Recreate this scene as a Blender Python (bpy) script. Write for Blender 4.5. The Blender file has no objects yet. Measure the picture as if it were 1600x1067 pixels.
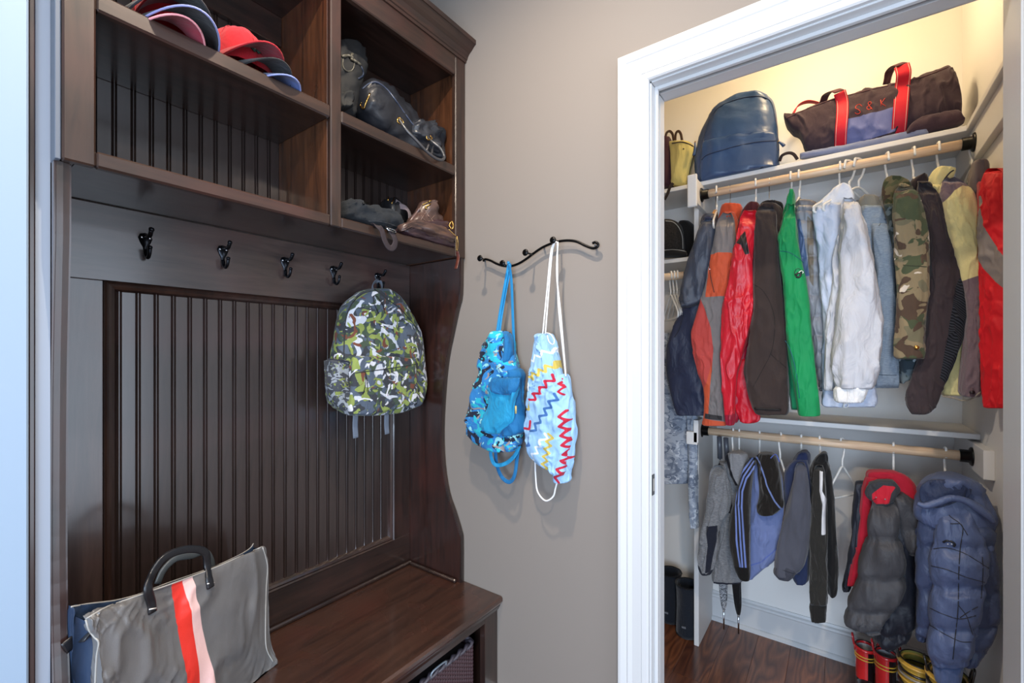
import bpy, bmesh, math, random
import numpy as np
from mathutils import Vector, noise
from mathutils.bvhtree import BVHTree
random.seed(7)
S = bpy.context.scene
COL = S.collection
R = math.radians
# ------------------------------------------------------------------ camera, world, lights, exposure
CZ = 1.326
F_PX = 703.0
TH = R(36.06)
cam_d = bpy.data.cameras.new('camera'); cam = bpy.data.objects.new('camera', cam_d); COL.objects.link(cam)
cam.location = (0, 0, CZ); cam.rotation_euler = (R(90), 0, TH)
cam_d.sensor_width = 36; cam_d.lens = F_PX/1600*36; cam_d.shift_y = 16.5/1600; cam_d.clip_start = .02
S.camera = cam
S.view_settings.view_transform = 'Standard'; S.view_settings.look = 'None'
S.view_settings.gamma = 1; S.view_settings.use_curve_mapping = False
S.view_settings.exposure = 0.0
w = bpy.data.worlds.new('world'); S.world = w; w.use_nodes = True
bg = w.node_tree.nodes['Background']; bg.inputs[0].default_value = (.75, .87, 1, 1); bg.inputs[1].default_value = 1.0

def area(name, loc, target, size, power, col, shape='DISK', size_y=None):
    d = bpy.data.lights.new(name, 'AREA'); d.shape = shape; d.size = size; d.energy = power; d.color = col
    if size_y: d.size_y = size_y
    o = bpy.data.objects.new(name, d); COL.objects.link(o); o.location = loc
    o.rotation_euler = (Vector(target)-Vector(loc)).to_track_quat('-Z', 'Y').to_euler()
    return o
area('ceiling_downlight', (-.62, .48, 2.70), (-.62, .48, 0), .06, 25, (1, .84, .66))
area('ceiling_downlight', (.35, -.25, 2.70), (.35, -.25, 0), .12, 29, (1, .84, .66))
bd = bpy.data.lights.new('closet_bulb', 'POINT'); bd.energy = 11.5; bd.color = (1, .74, .42); bd.shadow_soft_size = .05
bo = bpy.data.objects.new('closet_bulb', bd); COL.objects.link(bo); bo.location = (-.06, 1.92, 2.60)
area('window_daylight', (.5, -1.75, 1.08), (-.1, 1.9, .95), 1.6, 106, (.63, .79, 1), 'RECTANGLE', 1.3)
area('right_fill_light', (1.57, .5, 1.2), (-1.4, .5, 1.2), 1.35, 34, (.70, .83, 1), 'RECTANGLE', 2.1)  # stand-in for an unseen bright source at right; added for the wood's cool sheen

# ------------------------------------------------------------------ pixel-ray helpers (to measure positions from the photograph)
Fw = np.array([-math.sin(TH), math.cos(TH), 0.]); Rt = np.array([math.cos(TH), math.sin(TH), 0.])
EYE = np.array([0, 0, CZ])
def ray(px, py): return Fw*F_PX + Rt*(px-800) + np.array([0, 0, 550.-py])
def PL(kind, a, b=None):                       # planes: ('X',v) ('Y',v) or through two ground points
    if kind == 'X': return (np.array([1., 0, 0]), a)
    if kind == 'Y': return (np.array([0, 1., 0]), a)
    if kind == 'Z': return (np.array([0, 0, 1.]), a-CZ)
    (x0, y0), (x1, y1) = a, b
    n = np.array([y1-y0, -(x1-x0), 0.]); n /= np.linalg.norm(n); return (n, n[0]*x0+n[1]*y0)
def Q(px, py, pl):
    n, c = pl; r = ray(px, py); return EYE + r*(c/np.dot(n, r))
def q3(px, py, pl): return tuple(Q(px, py, pl))

# ------------------------------------------------------------------ materials
_mats = {}
def lin(c):
    if isinstance(c, str):
        c = c.lstrip('#'); c = [int(c[i:i+2], 16)/255 for i in (0, 2, 4)]
    return tuple((x/12.92 if x <= .04045 else ((x+.055)/1.055)**2.4) for x in c[:3])+(1,)
class N:
    def __init__(s, name):
        s.m = bpy.data.materials.new(name); s.m.use_nodes = True; s.t = s.m.node_tree; s.b = s.t.nodes['Principled BSDF']
    def n(s, typ, **kw):
        o = s.t.nodes.new('ShaderNode'+typ)
        for k, v in kw.items():
            if k.startswith('i_'): o.inputs[k[2:].replace('_', ' ')].default_value = v
            elif k.startswith('x'): o.inputs[int(k[1:])].default_value = v
            else: setattr(o, k, v)
        return o
    def l(s, a, b): s.t.links.new(a, b)
    def mix(s, fac, a, b, mode='MIX'):
        o = s.n('Mix', data_type='RGBA', blend_type=mode)
        for i, v in ((0, fac), (6, a), (7, b)):
            if isinstance(v, bpy.types.NodeSocket): s.l(v, o.inputs[i])
            else: o.inputs[i].default_value = v
        return o.outputs[2]
    def ramp(s, v, lo, hi, to0=0., to1=1.):
        o = s.n('MapRange'); s.l(v, o.inputs[0])
        for i, x in zip((1, 2, 3, 4), (lo, hi, to0, to1)): o.inputs[i].default_value = x
        return o.outputs[0]
    def coords(s, scale=(1, 1, 1), loc=(0, 0, 0), rot=(0, 0, 0)):
        t = s.n('TexCoord'); mp = s.n('Mapping'); s.l(t.outputs['Object'], mp.inputs[0])
        mp.inputs['Scale'].default_value = scale; mp.inputs['Location'].default_value = loc; mp.inputs['Rotation'].default_value = rot
        return mp.outputs[0]
    def noise(s, co, scale, detail=3, rough=.5, dist=0):
        o = s.n('TexNoise'); s.l(co, o.inputs['Vector']); o.inputs['Scale'].default_value = scale
        o.inputs['Detail'].default_value = detail; o.inputs['Roughness'].default_value = rough; o.inputs['Distortion'].default_value = dist
        return o.outputs[0]
    def bump(s, h, strength, dist=.001, prev=None):
        o = s.n('Bump'); s.l(h, o.inputs['Height']); o.inputs['Strength'].default_value = strength; o.inputs['Distance'].default_value = dist
        if prev is not None: s.l(prev, o.inputs['Normal'])
        return o.outputs[0]
def _cache(f):
    def g(*a, **k):
        key = (f.__name__, repr(a), repr(sorted(k.items())))
        if key not in _mats: _mats[key] = f(*a, **k)
        return _mats[key]
    return g
@_cache
def plain(col, rough=.5, metal=0, coat=0, bump=0, bscale=60, spec=.5):
    m = N('plain'); b = m.b; b.inputs['Base Color'].default_value = lin(col); b.inputs['Roughness'].default_value = rough
    b.inputs['Metallic'].default_value = metal; b.inputs['Coat Weight'].default_value = coat; b.inputs['Coat Roughness'].default_value = .12
    b.inputs['Specular IOR Level'].default_value = spec
    co = m.coords(); nz = m.noise(co, bscale, 3)
    c = m.mix(m.ramp(nz, .3, .7, 0, .12), lin(col), lin('#000000')); m.l(c, b.inputs['Base Color'])
    if bump: m.l(m.bump(nz, bump), b.inputs['Normal'])
    return m.m
@_cache
def paint(col, rough=.6, bump=.05):
    m = N('paint'); co = m.coords(); b = m.b
    n1 = m.noise(co, 1.3, 2); c = m.mix(m.ramp(n1, .3, .7, 0, .05), lin(col), lin('#9a9590')); m.l(c, b.inputs['Base Color'])
    b.inputs['Roughness'].default_value = rough; b.inputs['Specular IOR Level'].default_value = .35
    m.l(m.bump(m.noise(co, 350, 2), bump, .0005), b.inputs['Normal']); return m.m
@_cache
def wood(axis='Z', dark='#1a1210', light='#33221c', red='#3c201a', rough=.30, coat=.8, grain=1.):
    m = N('stained_wood'); b = m.b
    sc = {'Z': (14, 14, 1.2), 'Y': (14, 1.2, 14), 'X': (1.2, 14, 14)}[axis]
    co = m.coords(sc); co1 = m.coords()
    g = m.noise(co, 3.2, 6, .62, .6); fine = m.noise(m.coords(tuple(x*3.5 for x in sc)), 5, 3)
    blot = m.noise(co1, 4.5, 3, .55)
    c = m.mix(m.ramp(g, .32, .7), lin(dark), lin(light))
    c = m.mix(m.ramp(blot, .5, .72, 0, .55), c, lin(red))
    m.l(c, b.inputs['Base Color'])
    r = m.ramp(blot, .2, .8, rough-.05, rough+.10); m.l(r, b.inputs['Roughness'])
    b.inputs['Coat Weight'].default_value = coat; b.inputs['Coat Roughness'].default_value = .16
    m.l(m.bump(fine, .12*grain, .0006), b.inputs['Normal']); return m.m
@_cache
def floor_wood():
    m = N('walnut_floor'); b = m.b
    inf = m.n('ObjectInfo'); t = m.n('TexCoord'); add = m.n('VectorMath', operation='ADD'); m.l(t.outputs['Object'], add.inputs[0])
    cmb = m.n('CombineXYZ'); m.l(m.ramp(inf.outputs['Random'], 0, 1, 0, 9), cmb.inputs[0]); m.l(m.ramp(inf.outputs['Random'], 0, 1, 0, 31), cmb.inputs[1]); m.l(cmb.outputs[0], add.inputs[1])
    mp = m.n('Mapping'); m.l(add.outputs[0], mp.inputs[0]); mp.inputs['Scale'].default_value = (5.5, 1.0, 5)
    base = m.noise(mp.outputs[0], 1.6, 2, .4)
    rings = m.n('Math', operation='MULTIPLY'); m.l(base, rings.inputs[0]); rings.inputs[1].default_value = 26
    fr = m.n('Math', operation='PINGPONG'); m.l(rings.outputs[0], fr.inputs[0]); fr.inputs[1].default_value = 1
    c = m.mix(m.ramp(fr.outputs[0], 0, 1), lin('#4f2a1a'), lin('#8c5636'))
    c = m.mix(m.ramp(base, .35, .65, 0, .6), c, lin('#40211a'))
    c = m.mix(m.ramp(inf.outputs['Random'], 0, 1, 0, .45), c, lin('#7a4528'))
    fine = m.n('Mapping'); m.l(add.outputs[0], fine.inputs[0]); fine.inputs['Scale'].default_value = (60, 4, 10)
    f = m.noise(fine.outputs[0], 4, 4); c = m.mix(m.ramp(f, .45, .75, 0, .35), c, lin('#1d0d08'))
    m.l(c, b.inputs['Base Color']); b.inputs['Roughness'].default_value = .28; b.inputs['Coat Weight'].default_value = .4; b.inputs['Coat Roughness'].default_value = .2
    return m.m
def _regions(m, c, regs):
    for i, col in enumerate(regs or ()):
        a = m.n('Attribute', attribute_name='m%d' % i)
        if isinstance(col, str): cc = lin(col)
        else: cc = col(m)
        c = m.mix(m.ramp(a.outputs['Fac'], -.3, .3), c, cc)
    return c
def _fab(m, c, rough, bump, weave, sheen, shiny, wr):
    b = m.b; co = m.coords(); m.l(c, b.inputs['Base Color']); b.inputs['Roughness'].default_value = rough
    b.inputs['Sheen Weight'].default_value = sheen; b.inputs['Sheen Roughness'].default_value = .5
    b.inputs['Specular IOR Level'].default_value = shiny
    n1 = m.noise(m.coords((1, 1, .45)), 22, 3, .6, .8); nb = m.bump(n1, wr, .012)
    n2 = m.noise(co, weave, 2, .5); nb = m.bump(n2, bump, .0012, nb); m.l(nb, b.inputs['Normal'])
@_cache
def fabric(col, rough=.85, bump=.35, weave=900, sheen=.15, shiny=.25, wr=.35, regs=None, var=.12, mottle=None):
    m = N('fabric'); co = m.coords(); nz = m.noise(co, 9, 3)
    c = m.mix(m.ramp(nz, .35, .7, 0, var), lin(col), lin('#0c0c10'))
    if mottle:
        f = m.noise(m.coords((1, 1, 6)), 90, 3, .7); c = m.mix(m.ramp(f, .42, .62, 0, .75), c, lin(mottle))
    c = _regions(m, c, regs); _fab(m, c, rough, bump, weave, sheen, shiny, wr); return m.m
def camo_color(m, base, layers, scale, dist=1.2, stretch=(1, 1, 1.3)):
    c = lin(base)
    for i, (col, thr, sc) in enumerate(layers):
        co = m.coords(stretch, (i*3.7+1.3, i*5.1, i*2.3)); n = m.noise(co, scale*sc, 1.5, .5, dist)
        c = m.mix(m.ramp(n, thr-.006, thr+.006), c, lin(col))
    return c
@_cache
def camo(base, layers, scale=20, rough=.85, dist=1.2, wr=.35, shiny=.25, stretch=(1, 1, 1.3), regs=None):
    m = N('camouflage'); c = camo_color(m, base, layers, scale, dist, stretch); c = _regions(m, c, regs)
    _fab(m, c, rough, .3, 900, .1, shiny, wr); return m.m
@_cache
def leather(col, rough=.38, coat=.25, regs=None, wr=.3, grain=.25, metal=0):
    m = N('leather'); b = m.b; co = m.coords(); nz = m.noise(co, 6, 3)
    c = m.mix(m.ramp(nz, .35, .7, 0, .18), lin(col), lin('#0a0c10')); c = _regions(m, c, regs); m.l(c, b.inputs['Base Color'])
    m.l(m.ramp(nz, .3, .7, rough-.06, rough+.12), b.inputs['Roughness']); b.inputs['Coat Weight'].default_value = coat; b.inputs['Coat Roughness'].default_value = .3
    b.inputs['Metallic'].default_value = metal
    nb = m.bump(m.noise(co, 14, 2, .5, .6), wr, .012); v = m.n('TexVoronoi'); m.l(co, v.inputs['Vector']); v.inputs['Scale'].default_value = 450
    nb = m.bump(v.outputs[0], grain, .0006, nb); m.l(nb, b.inputs['Normal']); return m.m
BLACKM = lambda: plain('#0b0b0c', .32, .3)
WHITEP = lambda: plain('#e9e7e2', .35, 0, .2)
CHROME = lambda: plain('#b9bcc0', .2, 1)
GOLD = lambda: plain('#c39a55', .25, 1)

# ------------------------------------------------------------------ object helpers
def wloc(o):
    v = Vector((0, 0, 0))
    while o is not None: v += o.location; o = o.parent
    return v
def tag(o, label=None, cat=None, group=None, kind=None):
    if label: o['label'] = label
    if cat: o['category'] = cat
    if group: o['group'] = group
    if kind: o['kind'] = kind
    return o
def thing(name, label, cat, loc, group=None):
    o = bpy.data.objects.new(name, None); COL.objects.link(o); o.location = loc; o.empty_display_size = .05
    return tag(o, label, cat, group)
def mk(name, verts, faces, mat, parent=None, smooth=False, kind=None, label=None, attrs=None):
    V = np.asarray(verts, float)
    if parent is None:
        org = np.array([(V[:, 0].min()+V[:, 0].max())/2, (V[:, 1].min()+V[:, 1].max())/2, V[:, 2].min()])
        V = V-org; loc = org
    else:
        loc = (0, 0, 0); V = V-np.array(wloc(parent))
    me = bpy.data.meshes.new(name); me.from_pydata(V.tolist(), [], [list(f) for f in faces]); 
    if smooth: me.shade_smooth()
    me.materials.append(mat)
    for k, a in (attrs or {}).items():
        at = me.attributes.new(k, 'FLOAT', 'POINT'); at.data.foreach_set('value', np.asarray(a, np.float32))
    o = bpy.data.objects.new(name, me); COL.objects.link(o); o.location = loc; o.parent = parent
    if kind: o['kind'] = kind
    if label: o['label'] = label
    return o
class G:                                    # geometry collector
    def __init__(s): s.v = []; s.f = []
    def add(s, v, f):
        n = len(s.v); s.v += [tuple(x) for x in v]; s.f += [tuple(i+n for i in q) for q in f]; return s
    def box(s, x0, x1, y0, y1, z0, z1, b=.0015):
        b = min(b, abs(x1-x0)*.3, abs(y1-y0)*.3, abs(z1-z0)*.3)
        bm = bmesh.new(); bmesh.ops.create_cube(bm, size=1)
        for v in bm.verts: v.co = ((x0+x1)/2+v.co.x*(x1-x0), (y0+y1)/2+v.co.y*(y1-y0), (z0+z1)/2+v.co.z*(z1-z0))
        if b > 0: bmesh.ops.bevel(bm, geom=bm.edges[:], offset=b, segments=1, affect='EDGES')
        bmesh.ops.recalc_face_normals(bm, faces=bm.faces[:])
        bm.verts.index_update(); s.add([v.co[:] for v in bm.verts], [[v.index for v in f.verts] for f in bm.faces]); bm.free(); return s
    def prism(s, poly, axis, a0, a1):       # poly in the two other axes (in x,y,z order), extruded along axis
        n = len(poly); idx = 'XYZ'.index(axis)
        def p(u, a): q = [u[0], u[1]]; q.insert(idx, a); return tuple(q)
        s.add([p(u, a0) for u in poly]+[p(u, a1) for u in poly], [(i, (i+1) % n, (i+1) % n+n, i+n) for i in range(n)]+[tuple(range(n))[::-1], tuple(range(n, 2*n))]); return s
    def lathe(s, prof, c, axis='Z', n=16):   # prof: (r, h)
        v = []; f = []
        for r, h in prof:
            for k in range(n):
                a = 2*math.pi*k/n; p = [r*math.cos(a), r*math.sin(a), h]
                if axis == 'X': p = [p[2], p[0], p[1]]
                if axis == 'Y': p = [p[0], p[2], p[1]]
                v.append((c[0]+p[0], c[1]+p[1], c[2]+p[2]))
        for i in range(len(prof)-1):
            for k in range(n): f.append((i*n+k, i*n+(k+1) % n, (i+1)*n+(k+1) % n, (i+1)*n+k))
        f.append(tuple(range(n))[::-1]); f.append(tuple(range((len(prof)-1)*n, len(prof)*n))); s.add(v, f); return s
    def tube(s, pts, r, n=8, closed=False, sm=True, wid=None, up=None, k=4):
        v, f = sweep(pts, r, n, closed, sm, wid, up, k); s.add(v, f); return s
    def mk(s, name, mat, parent=None, smooth=False, **kw):
        o = mk(name, s.v, s.f, mat, parent, smooth, **kw)
        return o
def crom(P, k=5, closed=False):
    P = np.asarray(P, float); n = len(P)
    if n < 3: return P
    out = []
    m = n if closed else n-1
    for i in range(m):
        if closed: a, b, c, d = P[(i-1) % n], P[i], P[(i+1) % n], P[(i+2) % n]
        else:
            b, c = P[i], P[i+1]; a = P[i-1] if i > 0 else 2*b-c; d = P[i+2] if i+2 < n else 2*c-b
        for j in range(k):
            t = j/k; out.append(.5*((2*b)+(c-a)*t+(2*a-5*b+4*c-d)*t*t+(-a+3*b-3*c+d)*t**3))
    if not closed: out.append(P[-1])
    return np.array(out)
def sweep(pts, r, n=8, closed=False, sm=True, wid=None, up=None, k=4):
    P = crom(pts, k, closed) if sm else np.asarray(pts, float)
    m = len(P); T = np.zeros_like(P)
    for i in range(m):
        a = P[(i-1) % m] if (closed or i > 0) else P[i]; b = P[(i+1) % m] if (closed or i < m-1) else P[i]
        T[i] = (b-a)/(np.linalg.norm(b-a)+1e-12)
    u = np.array(up, float) if up is not None else (np.array([0, 0, 1.]) if abs(T[0][2]) < .9 else np.array([0, 1., 0]))
    V = []; rr = np.interp(np.linspace(0, 1, m), np.linspace(0, 1, len(r)), r) if hasattr(r, '__len__') else [r]*m
    for i in range(m):
        if up is not None: u = np.array(up, float)
        u = u-T[i]*np.dot(u, T[i]); ln = np.linalg.norm(u)
        if ln < 1e-6: u = np.cross(T[i], [1, .3, .2]); ln = np.linalg.norm(u)
        u = u/ln; s_ = np.cross(T[i], u)
        for j in range(n):
            a = 2*math.pi*(j+.5)/n
            if wid: cx = math.cos(a); sx = math.sin(a); e = .5; V.append(P[i]+s_*math.copysign(abs(cx)**e, cx)*wid/2+u*math.copysign(abs(sx)**e, sx)*rr[i])
            else: V.append(P[i]+(s_*math.cos(a)+u*math.sin(a))*rr[i])
    Fc = []
    for i in range(m if closed else m-1):
        for j in range(n): Fc.append((i*n+j, i*n+(j+1) % n, ((i+1) % m)*n+(j+1) % n, ((i+1) % m)*n+j))
    if not closed: Fc += [tuple(range(n))[::-1], tuple(range((m-1)*n, m*n))]
    return V, Fc
def box(name, x0, x1, y0, y1, z0, z1, mat, parent=None, b=.0015, **kw): return G().box(x0, x1, y0, y1, z0, z1, b).mk(name, mat, parent, **kw)

# signed distance in pixel space -> region masks stored on the mesh
def sdf_poly(px, py, poly):
    P = np.asarray(poly, float); d = np.full(px.shape, 1e9); ins = np.zeros(px.shape, bool); n = len(P)
    for i in range(n):
        a, b = P[i], P[(i+1) % n]; e = b-a; L = (e**2).sum()+1e-9
        t = np.clip(((px-a[0])*e[0]+(py-a[1])*e[1])/L, 0, 1)
        d = np.minimum(d, np.hypot(px-a[0]-t*e[0], py-a[1]-t*e[1]))
        c = ((a[1] > py) != (b[1] > py)); xx = a[0]+(py-a[1])*(b[0]-a[0])/((b[1]-a[1]) if abs(b[1]-a[1]) > 1e-9 else 1e-9)
        ins ^= c & (px < xx)
    return np.where(ins, d, -d)
def sdf_line(px, py, pts, w):
    P = np.asarray(pts, float); d = np.full(px.shape, 1e9)
    for a, b in zip(P[:-1], P[1:]):
        e = b-a; L = (e**2).sum()+1e-9; t = np.clip(((px-a[0])*e[0]+(py-a[1])*e[1])/L, 0, 1)
        d = np.minimum(d, np.hypot(px-a[0]-t*e[0], py-a[1]-t*e[1]))
    return w/2-d
def region(px, py, spec):
    if isinstance(spec[0], str):
        r = None
        for s in spec[1]:
            q = region(px, py, s); r = q if r is None else np.maximum(r, q)
        return r
    if isinstance(spec[-1], (int, float)): return sdf_line(px, py, spec[0], spec[-1])
    return sdf_poly(px, py, spec)

LAST = {}; ZMIN = [None]
def loft(name, rows, pl, f, b, mat, parent=None, nu=44, step=4., e=.8, fold=.006, fs=(26, 70), quilt=None, seed=0, endf=.05, endm=.5,
         cols=False, regs=None, smooth=True, crease=.0, label=None, kind=None, fine=False, off=None, zmin=None):
    """closed soft solid: cross-sections measured row by row on plane pl, f thick towards the room and b thick away from it"""
    A = np.asarray(rows, float); 
    if fine: nu = max(nu, 110); step = min(step, 1.6)
    span = abs(A[-1, 0]-A[0, 0]); k = max(2, int(span/step/(len(A)-1))); A = crom(A, k)
    n = pl[0]*(-1 if pl[1] > 0 else 1); n = n/np.linalg.norm(n)
    nv = len(A); th = np.arange(nu)*2*math.pi/nu
    cs = np.sign(np.cos(th))*np.abs(np.cos(th))**e; sn = np.sign(np.sin(th))*np.abs(np.sin(th))**e
    V = np.zeros((nv, nu, 3)); PX = np.zeros((nv, nu)); PY = np.zeros((nv, nu))
    fl = np.interp(np.linspace(0, 1, nv), np.linspace(0, 1, len(f)), f) if hasattr(f, '__len__') else np.full(nv, float(f))
    bl = np.interp(np.linspace(0, 1, nv), np.linspace(0, 1, len(b)), b) if hasattr(b, '__len__') else np.full(nv, float(b))
    for i in range(nv):
        v = i/(nv-1); t, l, r = A[i]
        L = Q(l, t, pl) if not cols else Q(t, l, pl); Rr = Q(r, t, pl) if not cols else Q(t, r, pl)
        if off is not None: L = L+off; Rr = Rr+off
        c = (L+Rr)/2; w_ = (Rr-L)/2; hw = np.linalg.norm(w_)+1e-9; wd = w_/hw
        q = min(v, 1-v)/endf; s = endm+(1-endm)*math.sqrt(max(0, 1-(1-min(1, q))**2))
        qv = 0
        if quilt:
            qn, qa = quilt[0], quilt[1]; 
        m_ = (l+r)/2; h_ = (r-l)/2
        for j in range(nu):
            px_, py_ = (m_+h_*cs[j], t) if not cols else (t, m_+h_*cs[j])
            PX[i, j] = px_; PY[i, j] = py_
            z = noise.noise((px_/fs[0]+seed*7.1, py_/fs[1]+seed*3.3, sn[j]*1.5+seed))
            z2 = noise.noise((px_/fs[0]*2.7+seed, py_/fs[1]*2.3+5, seed*1.7)) if fold else 0
            d = fold*(z*1.5+.5*z2)
            if fold:
                wx = px_+14*z2; wy = py_+10*z
                r1 = 1-min(1, abs(noise.noise((wx/fs[0]*1.5+9, wy/fs[1]*.9+seed, sn[j]*.8)))*3.2)
                r2 = 1-min(1, abs(noise.noise(((wx*.82+wy*.5)/13, (wy*.82-wx*.5)/52+seed, seed*.9)))*3.4)
                r3 = 1-min(1, abs(noise.noise(((wx*.9-wy*.45)/10, (wy*.9+wx*.45)/40-seed, seed*.4)))*3.6)
                g_ = max(0, min(1, .5+1.6*noise.noise((px_/45+seed, py_/70, 3.3)))); d += fold*(1.2*r1*r1+g_*(.55*r2*r2-.5*r3*r3)-.35)
            if quilt:
                vy = v+.012*z+.004*math.sin(px_*.13); sq = abs(math.sin(math.pi*vy*qn))
                d += qa*(sq**.4-.68)*(1+.4*z2)+qa*.28*(1-sq)**1.5*noise.noise((px_*.42, py_*.07, seed))
            dep = sn[j]*(fl[i] if sn[j] > 0 else bl[i])*s
            V[i, j] = c+w_*cs[j]+n*dep + n*d*s*(.3+.7*abs(sn[j]))*(1 if sn[j] >= 0 else -1)+wd*(d*.35*s*cs[j])
    faces = [(i*nu+j, (i+1)*nu+j, (i+1)*nu+(j+1) % nu, i*nu+(j+1) % nu) for i in range(nv-1) for j in range(nu)]
    if zmin is None: zmin = ZMIN[0]
    if zmin is not None: V[:, :, 2] = np.maximum(V[:, :, 2], zmin)
    VV = V.reshape(-1, 3); PXX = PX.ravel(); PYY = PY.ravel()
    c0 = V[0].mean(0); c1 = V[-1].mean(0); nn = len(VV)
    VV = np.vstack([VV, c0, c1]); PXX = np.append(PXX, [PX[0].mean(), PX[-1].mean()]); PYY = np.append(PYY, [PY[0].mean(), PY[-1].mean()])
    faces += [(nn, j, (j+1) % nu) for j in range(nu)]+[(nn+1, (nv-1)*nu+(j+1) % nu, (nv-1)*nu+j) for j in range(nu)]
    if not cols: faces = [f_[::-1] for f_ in faces]
    at = {'m%d' % i: region(PXX, PYY, rg) for i, rg in enumerate(regs or ())}
    o = mk(name, VV, faces, mat, parent, smooth, attrs=at, label=label, kind=kind)
    LAST['bvh'] = BVHTree.FromPolygons([tuple(v) for v in VV], faces); LAST['pl'] = pl
    return o
def surf(px, py, off=.001, bvh=None):
    bvh = bvh or LAST['bvh']; d = Vector(ray(px, py)).normalized(); h = bvh.ray_cast(Vector(EYE), d)
    p = h[0] if h[0] is not None else Vector(Q(px, py, LAST['pl'])); return np.array(p-d*off)
def seam(name, pts, r, mat, parent, off=.0, k=4, bvh=None, sub=6, **kw):      # cord, zip or stitch line lying on the last soft surface
    P = crom([(a, b, 0) for a, b in pts], sub); W = [surf(p[0], p[1], off, bvh) for p in P]
    return G().tube(W, r, 6, sm=False).mk(name, mat, parent, True, **kw)
def band(name, pts, pl, w_, t, mat, parent, up=None, k=5, offs=0, n=8, **kw):        # strap through points measured on a plane
    W = [q3(a, b, pl) if np.isscalar(pl[1]) else q3(a, b, pl[i]) for i, (a, b) in enumerate(pts)]
    nn = pl[0] if np.isscalar(pl[1]) else pl[0][0]
    return G().tube(W, t, n, wid=w_, up=up if up is not None else nn, k=k).mk(name, mat, parent, True, **kw)
# ================================================================== SETTING
H = lambda h: CZ+h
GREY = paint('#867e77', .62); WHITE = paint('#c9cacb', .35, .02); CREAM = paint('#e9e7e3', .6); BENCHW = wood('Y'); WZ = wood('Z'); WY = wood('Y'); WX = wood('X')
CEIL = H(1.42); DX0, DX1, DH = -.434, .281, H(.768); YW, YB = 1.272, 1.388
ceil = box('ceiling', -1.62, 1.75, -2.2, 2.53, CEIL, CEIL+.1, paint('#e9e7e3'), b=0, kind='structure')
g = G(); g.box(-1.62, DX0-.018, YW, YB, 0, CEIL, 0); g.box(DX1+.018, 1.75, YW, YB, 0, CEIL, 0); g.box(DX0-.018, DX1+.018, YW, YB, DH+.018, CEIL, 0)
g.mk('wall_back', GREY, kind='structure')
box('wall_left', -1.62, -1.445, -2.2, 2.53, 0, CEIL, GREY, b=0, kind='structure')
box('wall_right', 1.62, 1.75, -2.2, YW, 0, CEIL, GREY, b=0, kind='structure')
g = G(); g.box(-1.62, -.35, -2.3, -2.2, 0, CEIL, 0).box(1.3, 1.75, -2.3, -2.2, 0, CEIL, 0).box(-.35, 1.3, -2.3, -2.2, 0, .5, 0).box(-.35, 1.3, -2.3, -2.2, 2.4, CEIL, 0)
g.mk('wall_front', GREY, kind='structure')
# short return wall left of the bench with its painted casing and a dark stained strip
box('wall_left_return', -1.445, -1.19, -.25, .1715, 0, CEIL, paint('#8d96a4', .5), b=0, kind='structure')  # blue-grey base colour has the cool light on this wall put into it
box('trim_1', -1.19, -1.178, -.06, .1425, 0, CEIL, paint('#8fa3b8', .5), b=.003, kind='structure')  # bluish colour of the casing includes the cool light falling on it
box('trim_2', -1.19, -1.1835, .1428, .1515, 0, CEIL, WZ, b=.002, kind='structure')
box('closet_wall_back', -1.2, .5, 2.41, 2.53, 0, CEIL, CREAM, b=0, kind='structure').name = 'wall_closet_back'
box('wall_closet_left', -1.2, -1.08, YB, 2.41, 0, CEIL, CREAM, b=0, kind='structure')
box('wall_closet_right', .38, .5, YB, 2.41, 0, CEIL, CREAM, b=0, kind='structure')
box('trim_3', -1.19, -1.150, .1716, .1797, H(.3525), CEIL, paint('#5f6773', .6), b=.001, kind='structure')
# floor: planks running away from the camera
fl = box('floor', -1.62, 1.75, -2.2, 2.53, -.06, -.012, plain('#1b0e09', .7), b=0, kind='structure')
pw = .128; rnd = random.Random(3); meshes = {}
for i in range(-8, 4):
    y = 1.0+rnd.uniform(-.5, 0)
    if i < -5 and False: continue
    while y < 2.41:
        L = rnd.uniform(.7, 1.3); y1 = min(y+L, 2.41)
        x0 = i*pw-.05; x1 = x0+pw
        if x0 < .38 and x1 > -1.08 : box('plank', x0+.0003, min(x1, .38)-.0003, y+.0003, y1-.0003, -.012, 0, floor_wood(), fl, .0006)
        y = y1
for i in range(-13, 13):
    x0 = i*pw-.05; x1 = x0+pw
    if i % 1 == 0 and x0 > -1.6 and x1 < 1.62: box('plank', x0+.0008, x1-.0008, -2.19, 1.0 if not (-8 <= i < 4) else .499, -.012, 0, floor_wood(), fl, .0012)
# door casing: mitred moulded profile round the opening
prof = [(.004, 0), (.004, .012), (.008, .016), (.022, .018), (.0235, .0155), (.025, .018), (.05, .0185), (.062, .0225), (.066, .0205), (.069, .0235), (.082, .028), (.089, .028), (.092, .024), (.092, 0)]
def casing(y, sgn):
    V = []; Fc = []; m = len(prof)
    for (cx, cz, ox, oz) in ((DX0, 0, -1, 0), (DX0, DH, -1, 1), (DX1, DH, 1, 1), (DX1, 0, 1, 0)):
        for o, d in prof: V.append((cx+ox*o, y-sgn*d, cz+oz*o))
    for s_ in range(3):
        for i in range(m): a = s_*m+i; b_ = s_*m+(i+1) % m; Fc.append((a, b_, b_+m, a+m))
    Fc += [tuple(range(m)), tuple(range(3*m, 4*m))[::-1]]
    return V, Fc
door = bpy.data.objects.new('door_1', None); COL.objects.link(door); door.location = ((DX0+DX1)/2, YW, 0); door['kind'] = 'structure'
V, Fc = casing(YW, 1); mk('casing', V, Fc, WHITE, door)
V, Fc = casing(YB, -1); mk('casing', V, Fc, WHITE, door)
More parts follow.
